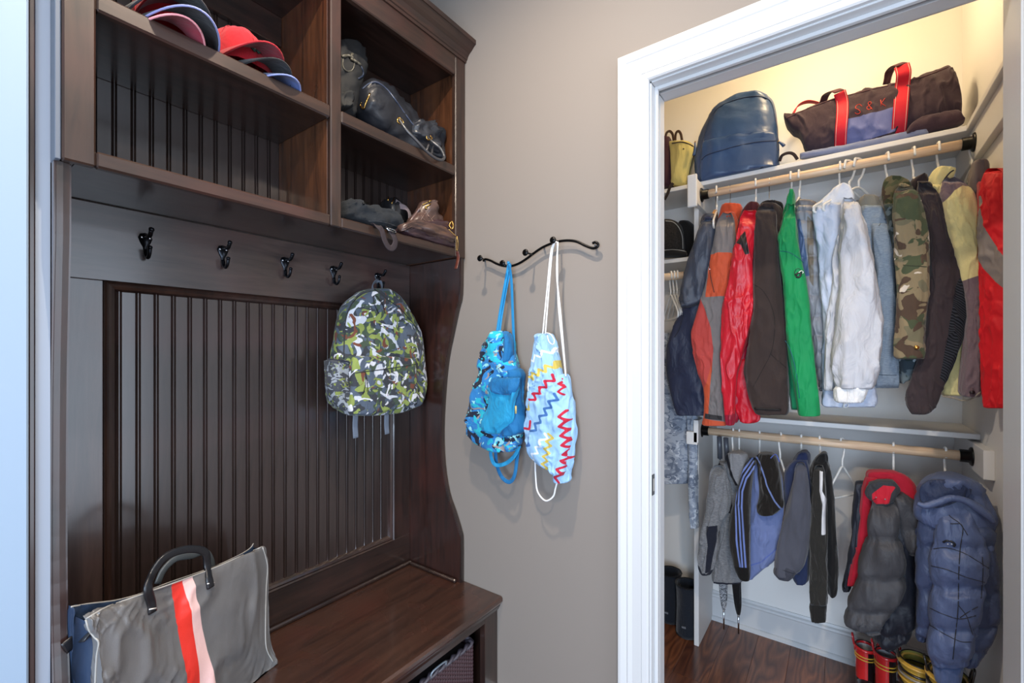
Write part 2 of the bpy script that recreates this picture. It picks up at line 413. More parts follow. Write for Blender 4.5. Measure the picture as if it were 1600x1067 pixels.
for x0, x1 in ((DX0-.018, DX0), (DX1, DX1+.018)):                       # split pocket-door jambs with the slot between
    if x0 > 0: box('jamb', x0, x1, YW-.001, YB+.001, 0, DH, paint('#b4b8bd', .4), door, .001); continue
    sg = 1 if x0 < 0 else -1; ins = x1 if sg > 0 else x0
    g = G().box(x0, x1, YW-.001, YW+.040, 0, DH, .001).box(x0, x1, YB-.040, YB+.001, 0, DH, .001).box(x0, (x0+x1)/2-.0 if sg > 0 else x1, YW+.04, YB-.04, 0, DH, 0)
    g.box(min(ins, ins+sg*.010), max(ins, ins+sg*.010), YW+.026, YW+.038, 0, DH-.0, .001); g.mk('jamb', WHITE, door)
g = G().box(DX0, DX1, YW-.001, YW+.05, DH, DH+.018, .001).box(DX0, DX1, YB-.046, YB+.001, DH, DH+.018, .001).box(DX0+.01, DX1-.01, YW+.026, YW+.038, DH-.010, DH, .001); g.mk('head_jamb', WHITE, door)
box('door_track', DX0, DX1, YW+.05, YB-.046, DH+.010, DH+.018, plain('#2c2623', .6), door, 0)
# latch strike plate
z0 = Q(1020, 772, PL('Y', YW+.02))[2]; z1 = Q(1020, 740, PL('Y', YW+.02))[2]
sp = G().box(DX0-.001, DX0+.002, YW+.004, YW+.022, z0, z1, .001).mk('strike_plate', BLACKM(), door)
G().box(DX0+.0015, DX0+.0026, YW+.009, YW+.017, z0+.012, z1-.012, 0).mk('strike_hole', plain('#b7b2ab', .4), sp)
# baseboards
def bboard(name, x0, x1, y, t=.014, h=.14):
    poly = [(y, 0), (y-t-.012, 0), (y-t-.012, .012), (y-t-.006, .018), (y-t, .02), (y-t, h-.03), (y-t-.003, h-.024), (y-t-.001, h-.016), (y-t*.6, h-.010), (y-t*.35, h), (y, h)]
    G().prism(poly, 'X', x0, x1).mk(name, WHITE, kind='structure')
bboard('baseboard_closet_back', -1.08, .38, 2.41)
box('baseboard_closet_right', .366, .38, YB, 2.395, 0, .14, WHITE, kind='structure')
box('baseboard_back', -.985, -.527, YW-.014, YW, 0, .14, WHITE, kind='structure')

# ================================================================== CLOSET FITTINGS
SHY = 2.13
SHW = paint('#dddcda', .45, .02)
t = thing('closet_shelf', 'long white top closet shelf with mitred support cleats under it', 'shelf', (-.3, 2.27, H(.746)))
box('shelf_board', -1.08, .38, SHY, 2.41, H(.746), H(.765), SHW, t, .002)
box('cleat', -1.08, .36, 2.391, 2.41, H(.64), H(.746), SHW, t); box('cleat', .36, .38, 1.62, 2.41, H(.64), H(.746), SHW, t)
box('side_ledge', .345, .38, 1.62, SHY, H(.746), H(.765), SHW, t)
t2 = thing('closet_shelf', 'white mid-height closet shelf above the lower row of hanging clothes', 'shelf', (-.1, 2.27, H(-.293)))
box('shelf_board', -.51, .38, SHY, 2.41, H(-.293), H(-.274), SHW, t2, .002)
box('cleat', -.51, .36, 2.391, 2.41, H(-.39), H(-.293), SHW, t2); box('cleat', .355, .38, 1.958, 2.41, H(-.39), H(-.30), SHW, t2)
box('cleat', -.51, -.49, 2.03, 2.41, H(-.39), H(-.293), SHW, t2)
t3 = thing('closet_shelf', 'short white shelf left of the closet divider, holding dark caps', 'shelf', (-.8, 2.27, H(.415)))
box('shelf_board', -1.08, -.535, SHY, 2.41, H(.415), H(.434), SHW, t3, .002); box('cleat', -1.08, -.535, 2.391, 2.41, H(.32), H(.415), SHW, t3)
t4 = thing('closet_divider', 'tall white upright divider panel standing on the floor left in the closet', 'divider', (-.52, 2.27, 0))
box('panel', -.533, -.512, SHY, 2.41, 0, H(.745), SHW, t4, .002)
box('cleat', -.512, -.494, 2.035, 2.39, H(.64), H(.746), SHW, t4); box('cleat_end', -.533, -.494, 2.02, 2.035, H(.625), H(.765), SHW, t4, .003)
box('edge_block', -.54, -.494, 2.03, 2.13, H(-.40), H(-.345), SHW, t4, .002)
def rod(label, x0, x1, z, y=2.10, fl0=True, fl1=True):
    t = thing('closet_rod', label, 'rod', ((x0+x1)/2, y, z-.017))
    m = N('pale_wood'); c = m.mix(m.ramp(m.noise(m.coords((2, 40, 40)), 3, 5, .6), .3, .7), lin('#c9a583'), lin('#ecd2b3')); m.l(c, m.b.inputs['Base Color']); m.b.inputs['Roughness'].default_value = .45
    G().lathe([(.0165, x0), (.0165, x1)], (0, y, z), 'X', 24).mk('dowel', m.m, t, True)
    for on, x, s_ in ((fl0, x0, 1), (fl1, x1, -1)):
        if on: G().lathe([(.031, x), (.031, x+s_*.003), (.028, x+s_*.006), (.021, x+s_*.008), (.021, x+s_*.03), (.0168, x+s_*.031)], (0, y, z), 'X', 24).mk('socket', BLACKM(), t, True)
    return t
RODY = 2.10; RZU = Q(1512, 224, PL('Y', RODY))[2]; RZL = Q(1300, 692, PL('Y', RODY))[2]
rod('pale wooden upper closet rod carrying the long row of jackets', -.494, .36, RZU)
rod('pale wooden lower closet rod carrying the small jackets', -.494, .355, RZL)
RZS = Q(1058, 431, PL('Y', RODY))[2]
rod('short pale rod under the small shelf left of the divider', -1.08, -.535, RZS)

# ================================================================== STORAGE BENCH
XB, XF = -1.43, -1.143
BY0, BY1 = .173, 1.270
bn = thing('storage_bench', 'dark stained wooden bench with open basket cubbies, along the left wall', 'bench', (-1.2, .72, 0))
ST = -.867
SZ = H(ST)
seat = [(XB-.01, SZ-.03), (-.985, SZ-.03), (-.972, SZ-.026), (-.966, SZ-.016), (-.966, SZ-.006), (-.972, SZ), (XB-.01, SZ)]
def extr_y(poly, y0, y1): return G().prism([(x, z) for x, z in poly], 'Y', y0, y1)
extr_y(seat, BY0, BY1).mk('seat', wood('Y', '#30201a', '#4b3126', '#50291f', .24, .9), bn)
extr_y([(-.995, SZ-.05), (-.985, SZ-.05), (-.981, SZ-.042), (-.977, SZ-.034), (-.977, SZ-.030), (-.995, SZ-.030)], BY0, BY1).mk('seat_moulding', WY, bn)
box('front_rail', -1.012, -.99, BY0, BY1, SZ-.072, SZ-.03, WY, bn); box('base_rail', -1.012, -.99, BY0, BY1, 0, .07, WY, bn)
for y0, y1 in ((BY0, .215), (.70, .742), (1.200, BY1)): box('stile', -1.0125, -.9895, y0, y1, 0, SZ-.03, WZ, bn)
box('side_panel', XB, -1.012, BY0, .192, 0, SZ-.03, WZ, bn); box('side_panel', XB, -1.012, 1.248, BY1, 0, SZ-.03, WZ, bn); box('cubby_divider', XB, -1.012, .712, .73, 0, SZ-.03, WZ, bn)
box('bottom_board', XB, -1.012, .192, 1.248, .05, .068, WX, bn); box('rear_board', XB-.012, XB, BY0, BY1, 0, SZ-.03, WZ, bn)
for x0, x1, y0, y1 in ((XB, XB+.014, .195, 1.248), (XB+.014, -1.165, 1.234, 1.248)):
    box('quarter_round', x0, x1, y0, y1, SZ, SZ+.014, WY, bn, .005)

# ================================================================== HUTCH (back panel with hooks, cubbies, crown)
hu = thing('hutch', 'dark stained wall hutch with beadboard back, coat hooks, open cubbies and crown', 'cabinet', (-1.3, .72, SZ+.001))
PT, PB, PY0, PY1 = H(.172), H(-.745), .296, 1.164
# frame of the back panel
box('top_rail', XB-.015, XB, .18, 1.25, PT, H(.355), wood('Y', '#2b2120', '#463733', '#4c2d28', .3, .8), hu)
box('bottom_rail', XB-.015, XB, .18, 1.25, SZ, PB, WY, hu)
box('left_stile', XB-.015, XB, .18, PY0, PB, PT, wood('Z', '#2b2120', '#463733', '#4c2d28', .3, .8), hu); box('right_stile', XB-.015, XB, PY1, 1.25, PB, PT, WZ, hu)
# raised panel moulding, mitred
pm = [(0, 0), (0, .009), (.004, .012), (.008, .008), (.013, .010), (.019, .006), (.024, -.004), (.024, -.012)]
V = []; Fc = []; m_ = len(pm)
for cy, cz, oy, oz in ((PY0, PB, 1, 1), (PY0, PT, 1, -1), (PY1, PT, -1, -1), (PY1, PB, -1, 1)):
    for o, d in pm: V.append((XB+d, cy+oy*o, cz+oz*o))
for s_ in range(4):
    for i in range(m_-1): a = s_*m_+i; c = ((s_+1) % 4)*m_+i; Fc.append((a, a+1, c+1, c))
mk('panel_moulding', V, Fc, WZ, hu)
def bead_mesh():
    w_ = .0372; pr = [(0, 0), (.0018, -.0035), (.0034, -.0002), (.0050, .0020), (.0066, .0020), (.0082, -.0002), (.0098, -.0035), (.0116, 0), (w_, 0)]
    return pr, w_
def beads(y0, y1, z0, z1, x, parent):
    pr, w_ = bead_mesh(); n = int(round((y1-y0)/w_)); k = (y1-y0)/n/w_
    me = None
    for i in range(n):
        poly = [(x-.009, 0)]+[(x+d, u*k) for u, d in pr]+[(x-.009, w_*k)]
        if me is None:
            o = G().prism(poly, 'Z', 0, z1-z0).mk('bead_board', BEADM, None); me = o.data
            base = o.location.copy(); o.parent = parent; o.location = Vector((base.x, base.y+y0, z0))-wloc(parent)
            first = o
        else:
            o = first.copy(); COL.objects.link(o); o.location = first.location+Vector((0, w_*k*i, 0))
BEADM = wood('Z', '#211917', '#372b28', '#40282a', .3, .9)
beads(PY0+.024, PY1-.024, PB+.02, PT-.02, XB-.004, hu)
# curved side panels
def sidepanel(y0, y1, pts):
    poly = [(XB-.012, pts[0][1])]+pts+[(XB-.012, pts[-1][1])]
    p = G().prism([(x, z) for x, z in poly], 'Y', y0, y1).mk('side_panel', wood('Z', '#1e1412', '#3a211b', '#44211c'), hu)
    G().tube([(x+.001, (y0+y1)/2, z) for x, z in pts], .0035, 6, sm=False, wid=(y1-y0)*.8, up=(1, 0, 0)).mk('edge_bead', WZ, p)
pr = [(722, 405), (721, 460), (716, 482), (708, 520), (700, 560), (695, 610), (692, 670), (694, 725), (701, 770), (711, 800), (720, 830), (722, 845), (722, 901)]
cv = []
for p in crom([(a, b, 0) for a, b in pr], 3):
    q = Q(p[0], p[1], PL('Y', 1.262)); cv.append((q[0], max(q[2], SZ)))
cv[0] = (cv[0][0], H(.3525)); cv[-1] = (cv[-1][0], SZ)
sidepanel(1.25, 1.27, cv)
zs = [c[1] for c in cv]; cv2 = [(-1.166-(.028 if x < -1.2 else .028*min(1, max(0, (-1.16-x)/.05))), z) for x, z in cv]
sidepanel(.1725, .196, [( -1.166+(x+1.15)*.32 if x < -1.15 else -1.166, z) for x, z in cv])
# cubby carcass
FW = wood('Y', '#221713', '#3a281f', '#46251d', .38, .3); FZ = wood('Z', '#221713', '#3a281f', '#46251d', .38, .3)
box('left_side', XB-.01, XF-.02, .182, .20, H(.355), H(1.14), WZ, hu); box('right_side', XB-.01, XF-.02, 1.238, 1.27, H(.355), H(1.14), wood('Z', '#2b1910', '#5a3722', '#55291c'), hu)  # right side in a brightened brown that carries the downlight's patch
box('cubby_divider', XB, XF-.019, .7148, .7345, H(.38), H(1.05), wood('Z', '#2b1910', '#5a3722', '#55291c'), hu)  # wood colour brightened so the pool of lamp light on it looks stronger
box('bottom_board', XB, XF-.019, .2, 1.238, H(.356), H(.380), WY, hu)
box('top_board', XB, XF-.019, .2, 1.238, H(1.045), H(1.065), WY, hu)
box('shelf', XB, XF-.019, .2, .7148, H(.655), H(.684), WY, hu); box('shelf', XB, XF-.019, .7345, 1.238, H(.655), H(.684), WY, hu)
beads(.20, .7148, H(.38), H(1.045), XB-.001, hu); beads(.7345, 1.238, H(.38), H(1.045), XB-.001, hu)
box('rear_batten', XB, XB+.018, .2, .7148, H(.955), H(1.045), WY, hu); box('rear_batten', XB, XB+.018, .7345, 1.238, H(.955), H(1.045), WY, hu)
for y0, y1 in ((.18, .226), (.7146, .748), (1.217, 1.27)): box('face_stile', XF-.02, XF, y0, y1, H(.352), H(1.10), FZ, hu, .003)
for y0, y1 in ((.226, .7146), (.748, 1.217)):
    box('face_rail', XF-.02, XF-.0005, y0, y1, H(.352), H(.383), FW, hu, .004); box('face_rail', XF-.02, XF-.0005, y0, y1, H(.651), H(.687), FW, hu, .004)
    box('frieze', XF-.02, XF-.0005, y0, y1, H(1.022), H(1.10), FW, hu, .003)
cr = [(XF-.02, H(1.09)), (XF+.004, H(1.09)), (XF+.006, H(1.098)), (XF+.010, H(1.100)), (XF+.012, H(1.108)), (XF+.020, H(1.118)), (XF+.032, H(1.126)), (XF+.043, H(1.136)), (XF+.048, H(1.140)), (XF+.052, H(1.141)), (XF+.052, H(1.157)), (XF-.02, H(1.157))]
G().prism(cr, 'Y', .18, 1.271).mk('crown_moulding', FW, hu); box('cabinet_top', XB-.01, XF-.02, .182, 1.268, H(1.14), H(1.155), WY, hu)
# coat hooks
IRON = plain('#1b1d22', .28, .75)
def hook(y, z):
    g = G(); x = XB
    pts = [(-.0, .020), (-.011, .016), (-.015, .006), (-.011, -.006), (-.005, -.018), (-.004, -.034), (-.003, -.042), (.003, -.042), (.004, -.034), (.005, -.018), (.011, -.006), (.015, .006), (.011, .016)]
    v0 = [(x, y+a, z+b) for a, b in pts]; v1 = [(x+.004, y+a*.85, z+b*.93) for a, b in pts]; n = len(pts)
    g.add(v0+v1, [(i, (i+1) % n, (i+1) % n+n, i+n) for i in range(n)]+[tuple(range(n, 2*n))])
    g.tube([(x+.003, y, z+.010), (x+.016, y, z+.010), (x+.028, y, z+.007), (x+.037, y, z+.009), (x+.046, y, z+.019)], [.0062, .005, .0045, .0042, .0046], 8, wid=.009, up=(0, 0, 1))
    g.lathe([(.001, -.006), (.005, -.004), (.0062, 0), (.005, .004), (.001, .006)], (x+.047, y, z+.021), 'Z', 10)
    g.tube([(x+.003, y, z-.024), (x+.008, y, z-.040), (x+.020, y, z-.046), (x+.032, y, z-.038), (x+.036, y, z-.024)], [.005, .0045, .0042, .004, .0044], 8)
    g.lathe([(.001, -.005), (.0045, -.003), (.0055, 0), (.0045, .003), (.001, .005)], (x+.0365, y, z-.022), 'Z', 10)
    o = g.mk('coat_hook', IRON, hu, True)
    for dy in (-.008, .008): G().lathe([(.0034, 0), (.0034, .0012), (.002, .0022)], (x+.004, y+dy, z+.007), 'X', 10).mk('screw', CHROME(), o, True)
for px, py in ((227, 376), (348, 394), (445, 411), (521, 424), (590, 434)):
    p = Q(px, py, PL('X', XB)); hook(p[1], p[2])
# ================================================================== THINGS ON THE BENCH AND HOOKS
def rows_of(s): return [tuple(map(float, r.split(','))) for r in s.split()]
def X_(v): return PL('X', v)
# ---- wicker basket in the right cubby of the bench
bk = thing('wicker_basket', 'dark reddish wicker basket in the open cubby of the bench', 'basket', (-1.2, .97, .068))
bx0, bx1, by0, by1, bz0, bz1 = -1.38, -1.032, .80, 1.186, .069, .322
WK = plain('#36262a', .45, 0, .2, .3, 200); WK2 = plain('#463135', .45, 0, .2, .3, 200)
G().box(bx0+.006, bx1-.006, by0+.006, by1-.006, bz0, bz1-.02, .004).box(bx0+.02, bx1-.02, by0+.02, by1-.02, bz1-.03, bz1-.019, 0).mk('liner', plain('#1a1214', .8), bk)
def weave(parent, p0, du, nrm, ncol, z0, z1, mat):
    g = G(); du = np.array(du); L = np.linalg.norm(du)/ncol; d = du/np.linalg.norm(du); nrm = np.array(nrm); rows = int((z1-z0)/.0065)
    for c in range(ncol):
        for r_ in range(rows):
            if (c+r_) % 2: continue
            z = z0+(r_+.5)*.0065; a = np.array(p0)+d*(c*L); a = np.array((a[0], a[1], z)); n_ = 5; v = []
            for k in range(n_):
                s = k/(n_-1); b = a+d*(-.15*L+s*L*1.3)+nrm*(.0045*math.sin(math.pi*s)-.001); o = .0066*(.55+.45*math.sin(math.pi*s))
                v += [tuple(b+np.array((0, 0, -o))), tuple(b+nrm*.002), tuple(b+np.array((0, 0, o)))]
            g.add(v, [(k*3+j, k*3+j+1, k*3+j+4, k*3+j+3) for k in range(n_-1) for j in range(2)])
    return g.mk('woven_side', mat, parent, True, kind='stuff')
weave(bk, (bx1, by0, 0), (0, by1-by0, 0), (1, 0, 0), 34, bz0+.005, bz1-.012, WK2)
weave(bk, (bx1, by1, 0), (bx0-bx1, 0, 0), (0, 1, 0), 26, bz0+.005, bz1-.012, WK)
g = G(); c_ = [(bx0, by0), (bx1, by0), (bx1, by1), (bx0, by1)]
rim = []
for i in range(4):
    a = np.array(c_[i]); b = np.array(c_[(i+1) % 4])
    for s in np.linspace(.03, .97, 16): q = a+(b-a)*s; rim.append((q[0], q[1], bz1-.006))
for ph in (0, math.pi): 
    P = np.array(rim); n_ = len(P); K = []
    for i in range(n_*3):
        f = i/3; a = P[int(f) % n_]; b = P[(int(f)+1) % n_]; q = a+(b-a)*(f-int(f)); K.append((q[0]+.0045*math.cos(i*.75+ph), q[1]+.0045*math.cos(i*.75+ph), q[2]+.006*math.sin(i*.75+ph)))
    g.tube(K, .0062, 6, closed=True, sm=False)
g.mk('braided_rim', plain('#4a444c', .4, 0, .3), bk, True)
G().tube([(bx1+.004, by0+.18, bz1-.01), (bx1+.012, by0+.185, bz1+.014), (bx1+.012, by0+.24, bz1+.014), (bx1+.004, by0+.245, bz1-.01)], .003, 8).mk('loop_handle', plain('#8d99a3', .35, .3), bk, True)

# ---- grey leather tote with red and blush stripes
ZMIN[0] = SZ+.001
P0 = (-1.277, .6245); P1 = (-1.105, .205); TP = PL('', P1, P0)
tt = thing('leather_tote', 'grey leather tote with red and blush stripes, standing on the bench', 'bag', (-1.2, .43, SZ+.001))
TG = leather('#6c6a69', .36, .3, wr=.18, regs=('#e5362a', '#eec2bb'))
# front panel as a column loft: x, top, bottom (in the photograph's pixels, measured on the bag's front plane)
fr = '133,966,975 137,962,984 146,956,1004 152,953,1095 165,948,1098 190,939,1100 220,927,1102 250,917,1104 280,907,1104 310,896,1102 340,884,1098 370,871,1092 395,860,1082 410,853,1072 414,866,1064 417,885,1056 417,930,1050 417,980,1045 420,1010,1041 425,1028,1037 428,1034,1036'
tf = loft('front_panel', rows_of(fr), TP, .012, .004, TG, tt, cols=True, fine=True, seed=101, fold=.0065, fs=(110, 100), endf=.03, e=.5,
          regs=([(265, 900), (280, 900), (286, 935), (297, 985), (314, 1120), (290, 1120), (275, 985), (266, 925)], [(280, 900), (296.5, 895), (300, 935), (312, 985), (329, 1067), (333, 1120), (312, 1120), (297, 985), (286, 935)]))
tbv = LAST['bvh']
# back panel, gusset and bottom
NVY = leather('#223550', .5, .1, wr=.4)
n_ = TP[0]*(-1 if TP[1] > 0 else 1)
TPb = (TP[0], TP[1]*1.075)
bkp = '112,947,960 116,946,1080 140,943,1084 180,938,1084 215,929,1084 240,920,1084 270,909,1080 300,899,1080 330,888,1078 360,874,1072 385,861,1065 396,851,1058'
loft('back_panel', rows_of(bkp), TPb, .004, .010, NVY, tt, cols=True, seed=103, fold=.004, fs=(60, 60), endf=.03, e=.5)
edge_m = plain('#a8a59f', .5)
seam('edge_trim', [(134, 967), (165, 949), (200, 936), (240, 922), (290, 904), (340, 885), (380, 867), (410, 854)], .0016, edge_m, tt, .001, bvh=tbv)
seam('edge_trim', [(410, 854), (415, 870), (418, 888), (416, 920), (415, 960), (415, 1000), (418, 1018), (427, 1034)], .0015, edge_m, tt, .001, bvh=tbv)
seam('edge_trim', [(134, 968), (139, 984), (147, 995), (154, 1004), (151, 1025), (149, 1060), (148, 1095)], .0016, edge_m, tt, .001, bvh=tbv)
G().tube([q3(a, b, TPb) for a, b in ((111, 948), (140, 943), (180, 938), (215, 929), (232, 922), (270, 908), (330, 887), (370, 869), (390, 857), (396, 849))], .0016, 6).mk('edge_trim', edge_m, tt, True)
# gusset sides and base
def quadstrip(name, A, B, mat, parent, t=.0016):
    A = crom(A, 4); B = crom(B, 4); n = len(A); up = np.cross(A[-1]-A[0], B[0]-A[0]); up = up/np.linalg.norm(up)*t
    v = [tuple(a) for a in A]+[tuple(b) for b in B]+[tuple(a+up) for a in A]+[tuple(b+up) for b in B]
    f = []
    for i in range(n-1): f += [(i, i+1, n+i+1, n+i), (2*n+i, 3*n+i, 3*n+i+1, 2*n+i+1), (i, 2*n+i, 2*n+i+1, i+1), (n+i, n+i+1, 3*n+i+1, 3*n+i)]
    return mk(name, v, f, mat, parent, True)
quadstrip('gusset', [q3(137, 972, TP), q3(150, 1003, TP), q3(150, 1050, TP), q3(150, 1092, TP)], [q3(116, 962, TPb), q3(114, 1000, TPb), q3(112, 1040, TPb), q3(116, 1076, TPb)], NVY, tt)
quadstrip('gusset', [q3(409, 858, TP), q3(414, 920, TP), q3(414, 1000, TP), q3(424, 1034, TP)], [q3(395, 856, TPb), q3(400, 920, TPb), q3(404, 980, TPb), q3(408, 1020, TPb)], NVY, tt)
quadstrip('base', [q3(152, 1094, TP), q3(240, 1102, TP), q3(330, 1098, TP), q3(425, 1036, TP)], [q3(118, 1078, TPb), q3(220, 1084, TPb), q3(320, 1076, TPb), q3(408, 1024, TPb)], NVY, tt)
TPf = (TP[0], TP[1]*.985)
BH = leather('#17171b', .35, .3, grain=.1)
def on(a, b, o=.004): return tuple(surf(a, b, o, tbv))
hp = [on(238, 957), on(236, 940), q3(231, 918, TPf), q3(238, 897, TP), q3(252, 876, TP), q3(270, 864, TP), q3(292, 858, TP), q3(312, 859, TP), q3(322, 866, TP), q3(324, 885, TP), on(327, 905, .006), on(329, 918)]
hn = G().tube(hp, .0035, 8, wid=.017, up=n_, k=5).mk('handle', BH, tt, True)
for a, b in ((238, 951), (329, 911)): seam('stitch_tack', [(a-5, b+1), (a+6, b-1)], .0013, plain('#e5dfd8', .5), hn, .008, bvh=tbv)
hb = [q3(246, 912, TPb), q3(256, 890, TPb), q3(276, 872, TPb), q3(300, 868, TPb), q3(320, 862, TPb), q3(330, 876, TPb), q3(332, 892, TPb)]
G().tube(hb, .003, 8, wid=.015, up=n_, k=5).mk('handle', leather('#4b5052', .4, .2), tt, True)
st = G().tube([q3(100, 1014, TPb), q3(112, 1004, TPb), q3(128, 994, TPb), q3(140, 990, TP)], .0022, 8, wid=.026, up=n_, k=5).mk('side_strap', BH, tt, True)
G().lathe([(.0005, -.004), (.0038, -.002), (.0038, .002)], np.array(q3(125, 999, TPb))+n_*.012, 'X', 10).mk('snap', CHROME(), st, True)

ZMIN[0] = None
# ---- camouflage dinosaur backpack on the fifth hook
DINO = (('#4a5564', .50, 1.0), ('#3c4a3c', .56, 1.3), ('#b7bcc6', .60, 1.25), ('#7d8a48', .60, 1.5), ('#6a3f30', .67, 1.3), ('#c8c9cf', .655, 1.5), ('#82904c', .64, 1.1))
DM = camo('#33363c', DINO, 12.5, .75, 1.5, .5, stretch=(1, 1, 1.1))
bp = thing('backpack', 'small camouflage backpack with lime and white shapes, on the last hutch hook', 'backpack', q3(590, 650, X_(-1.32)))
XBK = PL('', (-1.335, .95), (-1.325, 1.25))
XBK = X_(-1.335)
pc0 = lambda part, rows, pl, f, b, mat, parent, **kw: loft(part, rows_of(rows), pl, f, b, mat, parent, **kw)
pc0('body', '451,578,600 455,568,608 464,555,619 478,541,632 495,533,641 515,528,652 530,526,657 550,523,659 575,521,660 600,520,661 618,520,659 630,522,655 638,530,640 645,540,615 649,546,572', XBK, .055, .075, DM, bp, seed=110, fold=.006, fs=(40, 50), endf=.12, endm=.3, e=.7)
bbv = LAST['bvh']
for pts in ([(579, 455), (562, 462), (548, 478), (540, 500), (538, 530), (537, 560)], [(585, 452), (605, 468), (625, 482), (645, 505), (655, 518)]):
    seam('zip', pts, .0022, plain('#26282c', .6), bp, .0005, bvh=bbv)
seam('zip_pull', [(583, 462), (585, 475), (592, 490)], .0011, BLACKM(), bp, .004, bvh=bbv); seam('zip_pull', [(588, 462), (598, 476), (602, 490)], .0011, BLACKM(), bp, .004, bvh=bbv)
pk = pc0('front_pocket', '556,553,600 560,550,645 566,549,648 580,548,650 600,548,651 615,547,651 628,546,650 636,545,630 644,546,595 648,550,570', X_(-1.285), .022, .02, DM, bp, seed=111, fold=.004, endf=.1, e=.65)
seam('pocket_zip', [(552, 583), (575, 580), (600, 577), (625, 573), (649, 569)], .0016, plain('#2b2d31', .6), pk, .0005)
seam('pocket_pull', [(571, 581), (571, 600), (567, 616)], .001, BLACKM(), pk, .003); seam('pocket_pull', [(571, 581), (574, 598), (574, 612)], .001, BLACKM(), pk, .003)
mp_ = pc0('mesh_pocket', '562,514,546 568,514,548 585,514,550 605,514,551 622,516,551 634,522,550 641,532,546', X_(-1.32), .03, .05, camo('#3a3d44', (('#868c94', .55, 2.), ('#75803f', .62, 2.2)), 22, .6), bp, seed=112, fold=.006)
seam('binding', [(514, 561), (528, 563), (548, 568), (551, 590), (550, 620), (548, 645)], .0024, fabric('#1c2130'), mp_, .001)
WBM = fabric('#6f7784', .7, .5, 500)
band('webbing_strap', [(556, 644), (555, 665), (556, 684)], X_(-1.33), .021, .0015, WBM, bp); band('webbing_strap', [(605, 636), (604, 660), (605, 678)], X_(-1.34), .021, .0015, WBM, bp)
G().tube([q3(583, 456, X_(-1.345)), q3(582, 446, X_(-1.37)), q3(588, 439, X_(-1.392)), q3(595, 441, X_(-1.392)), q3(597, 450, X_(-1.36)), q3(592, 457, X_(-1.345))], .0016, 8, wid=.014, up=(0, 1, .2)).mk('hang_loop', WBM, bp, True)

# ---- wavy hook rack on the grey wall
rk = thing('hook_rack', 'black iron wavy coat rack with four knobs on the grey wall', 'rack', q3(840, 395, PL('Y', YW-.005)))
YR = YW-.022
BKI = plain('#0e0d0e', .3, .6)
br = [(755, 408), (758, 405), (766, 407), (776, 412), (787, 415.5), (799, 415.5), (811, 411.5), (823, 404), (833, 396.5), (846, 387.5), (860, 381), (874, 377), (888, 375.8), (901, 377.5), (915, 384), (926, 387.8), (933, 386), (934.5, 381.5), (930.5, 378.5), (926, 380)]
G().tube([q3(a, b, PL('Y', YR)) for a, b in br], .0042, 10, k=5).mk('wavy_bar', BKI, rk, True)
knob_at = []
for (kx, ky), (sx, sy) in (((750, 403.5), (757, 405)), ((785, 411.5), (791, 415)), ((821, 394.5), (832, 397.5)), ((864, 375.2), (873, 377.5))):
    k_ = np.array(q3(kx, ky, PL('Y', YW-.072))); s_ = np.array(q3(sx, sy, PL('Y', YR)))
    o = G().lathe([(.003, 0), (.0095, .001), (.0112, .004), (.0098, .0075), (.003, .009)], k_+np.array((0, -.005, 0)), 'Y', 18).mk('knob', BKI, rk, True)
    G().tube([k_, (k_+s_)/2, s_], .0032, 8).mk('stem', BKI, rk, True); knob_at.append(k_)
for a, b in ((758, 408), (930, 383), (850, 386)): G().tube([q3(a, b, PL('Y', YR)), q3(a, b, PL('Y', YW))], .003, 8, sm=False).mk('standoff', BKI, rk)

# ---- blue shark-pattern drawstring bag
Yb = YW-.055
SHK = camo('#1b2236', (('#2b79b8', .475, 1.0), ('#26aabf', .56, 1.15), ('#8d8383', .645, 1.2), ('#8fd0d6', .62, 1.7)), 13, .8, 1.8, .5)
BLU = fabric('#1f87b8', .75, .15, 700, .1, .3, .7); BLU2 = fabric('#17689e', .75, .15, 700, .1, .3, .7)
bb = thing('drawstring_bag', 'bright blue patterned bag hanging by blue straps from the second knob', 'bag', q3(780, 755, PL('Y', Yb)), 'bags on the wall rack')
pc0('body', '517,778,788 522,772,790 532,764,796 545,757,800 565,753,806 585,751,812 600,746,814 620,739,816 638,734,817 655,732,817 672,734,816 686,741,814 696,752,812 702,764,808 705,774,802', PL('Y', Yb), .042, .04, SHK, bb, seed=120, fold=.010, fs=(26, 40), endf=.08)
bv1 = LAST['bvh']
pc0('side_panel', '575,796,812 585,792,818 600,786,817 620,784,817 645,784,819 665,786,822 674,788,820 681,792,808', PL('Y', Yb+.0), .035, .02, BLU2, bb, seed=121, fold=.008)
pc0('upper_fold', '520,792,795 530,792,799 545,791,801 560,791,800 568,793,797', PL('Y', Yb-.01), .03, .02, BLU2, bb, seed=122, fold=.005)
pc0('front_pocket', '602,766,808 608,763,809 618,766,807 630,764,804 645,758,803 658,753,800 666,752,793 672,757,785 678,767,781', PL('Y', Yb-.042), .012, .012, fabric('#1f90bd', .75, .15, 700, .1, .3, .7), bb, seed=123, fold=.007, fs=(20, 26), e=.6)
pc0('pocket_flap', '590,774,812 596,768,811 604,764,810 612,768,806 617,784,800', PL('Y', Yb-.052), .012, .012, BLU2, bb, seed=124, fold=.007, fs=(14, 20))
seam('brand_tag', [(806, 634), (806, 646)], .003, plain('#c8b472', .6), bb, .002)
kn = knob_at[1]; tp = lambda a, b, y: np.array(q3(a, b, PL('Y', y)))
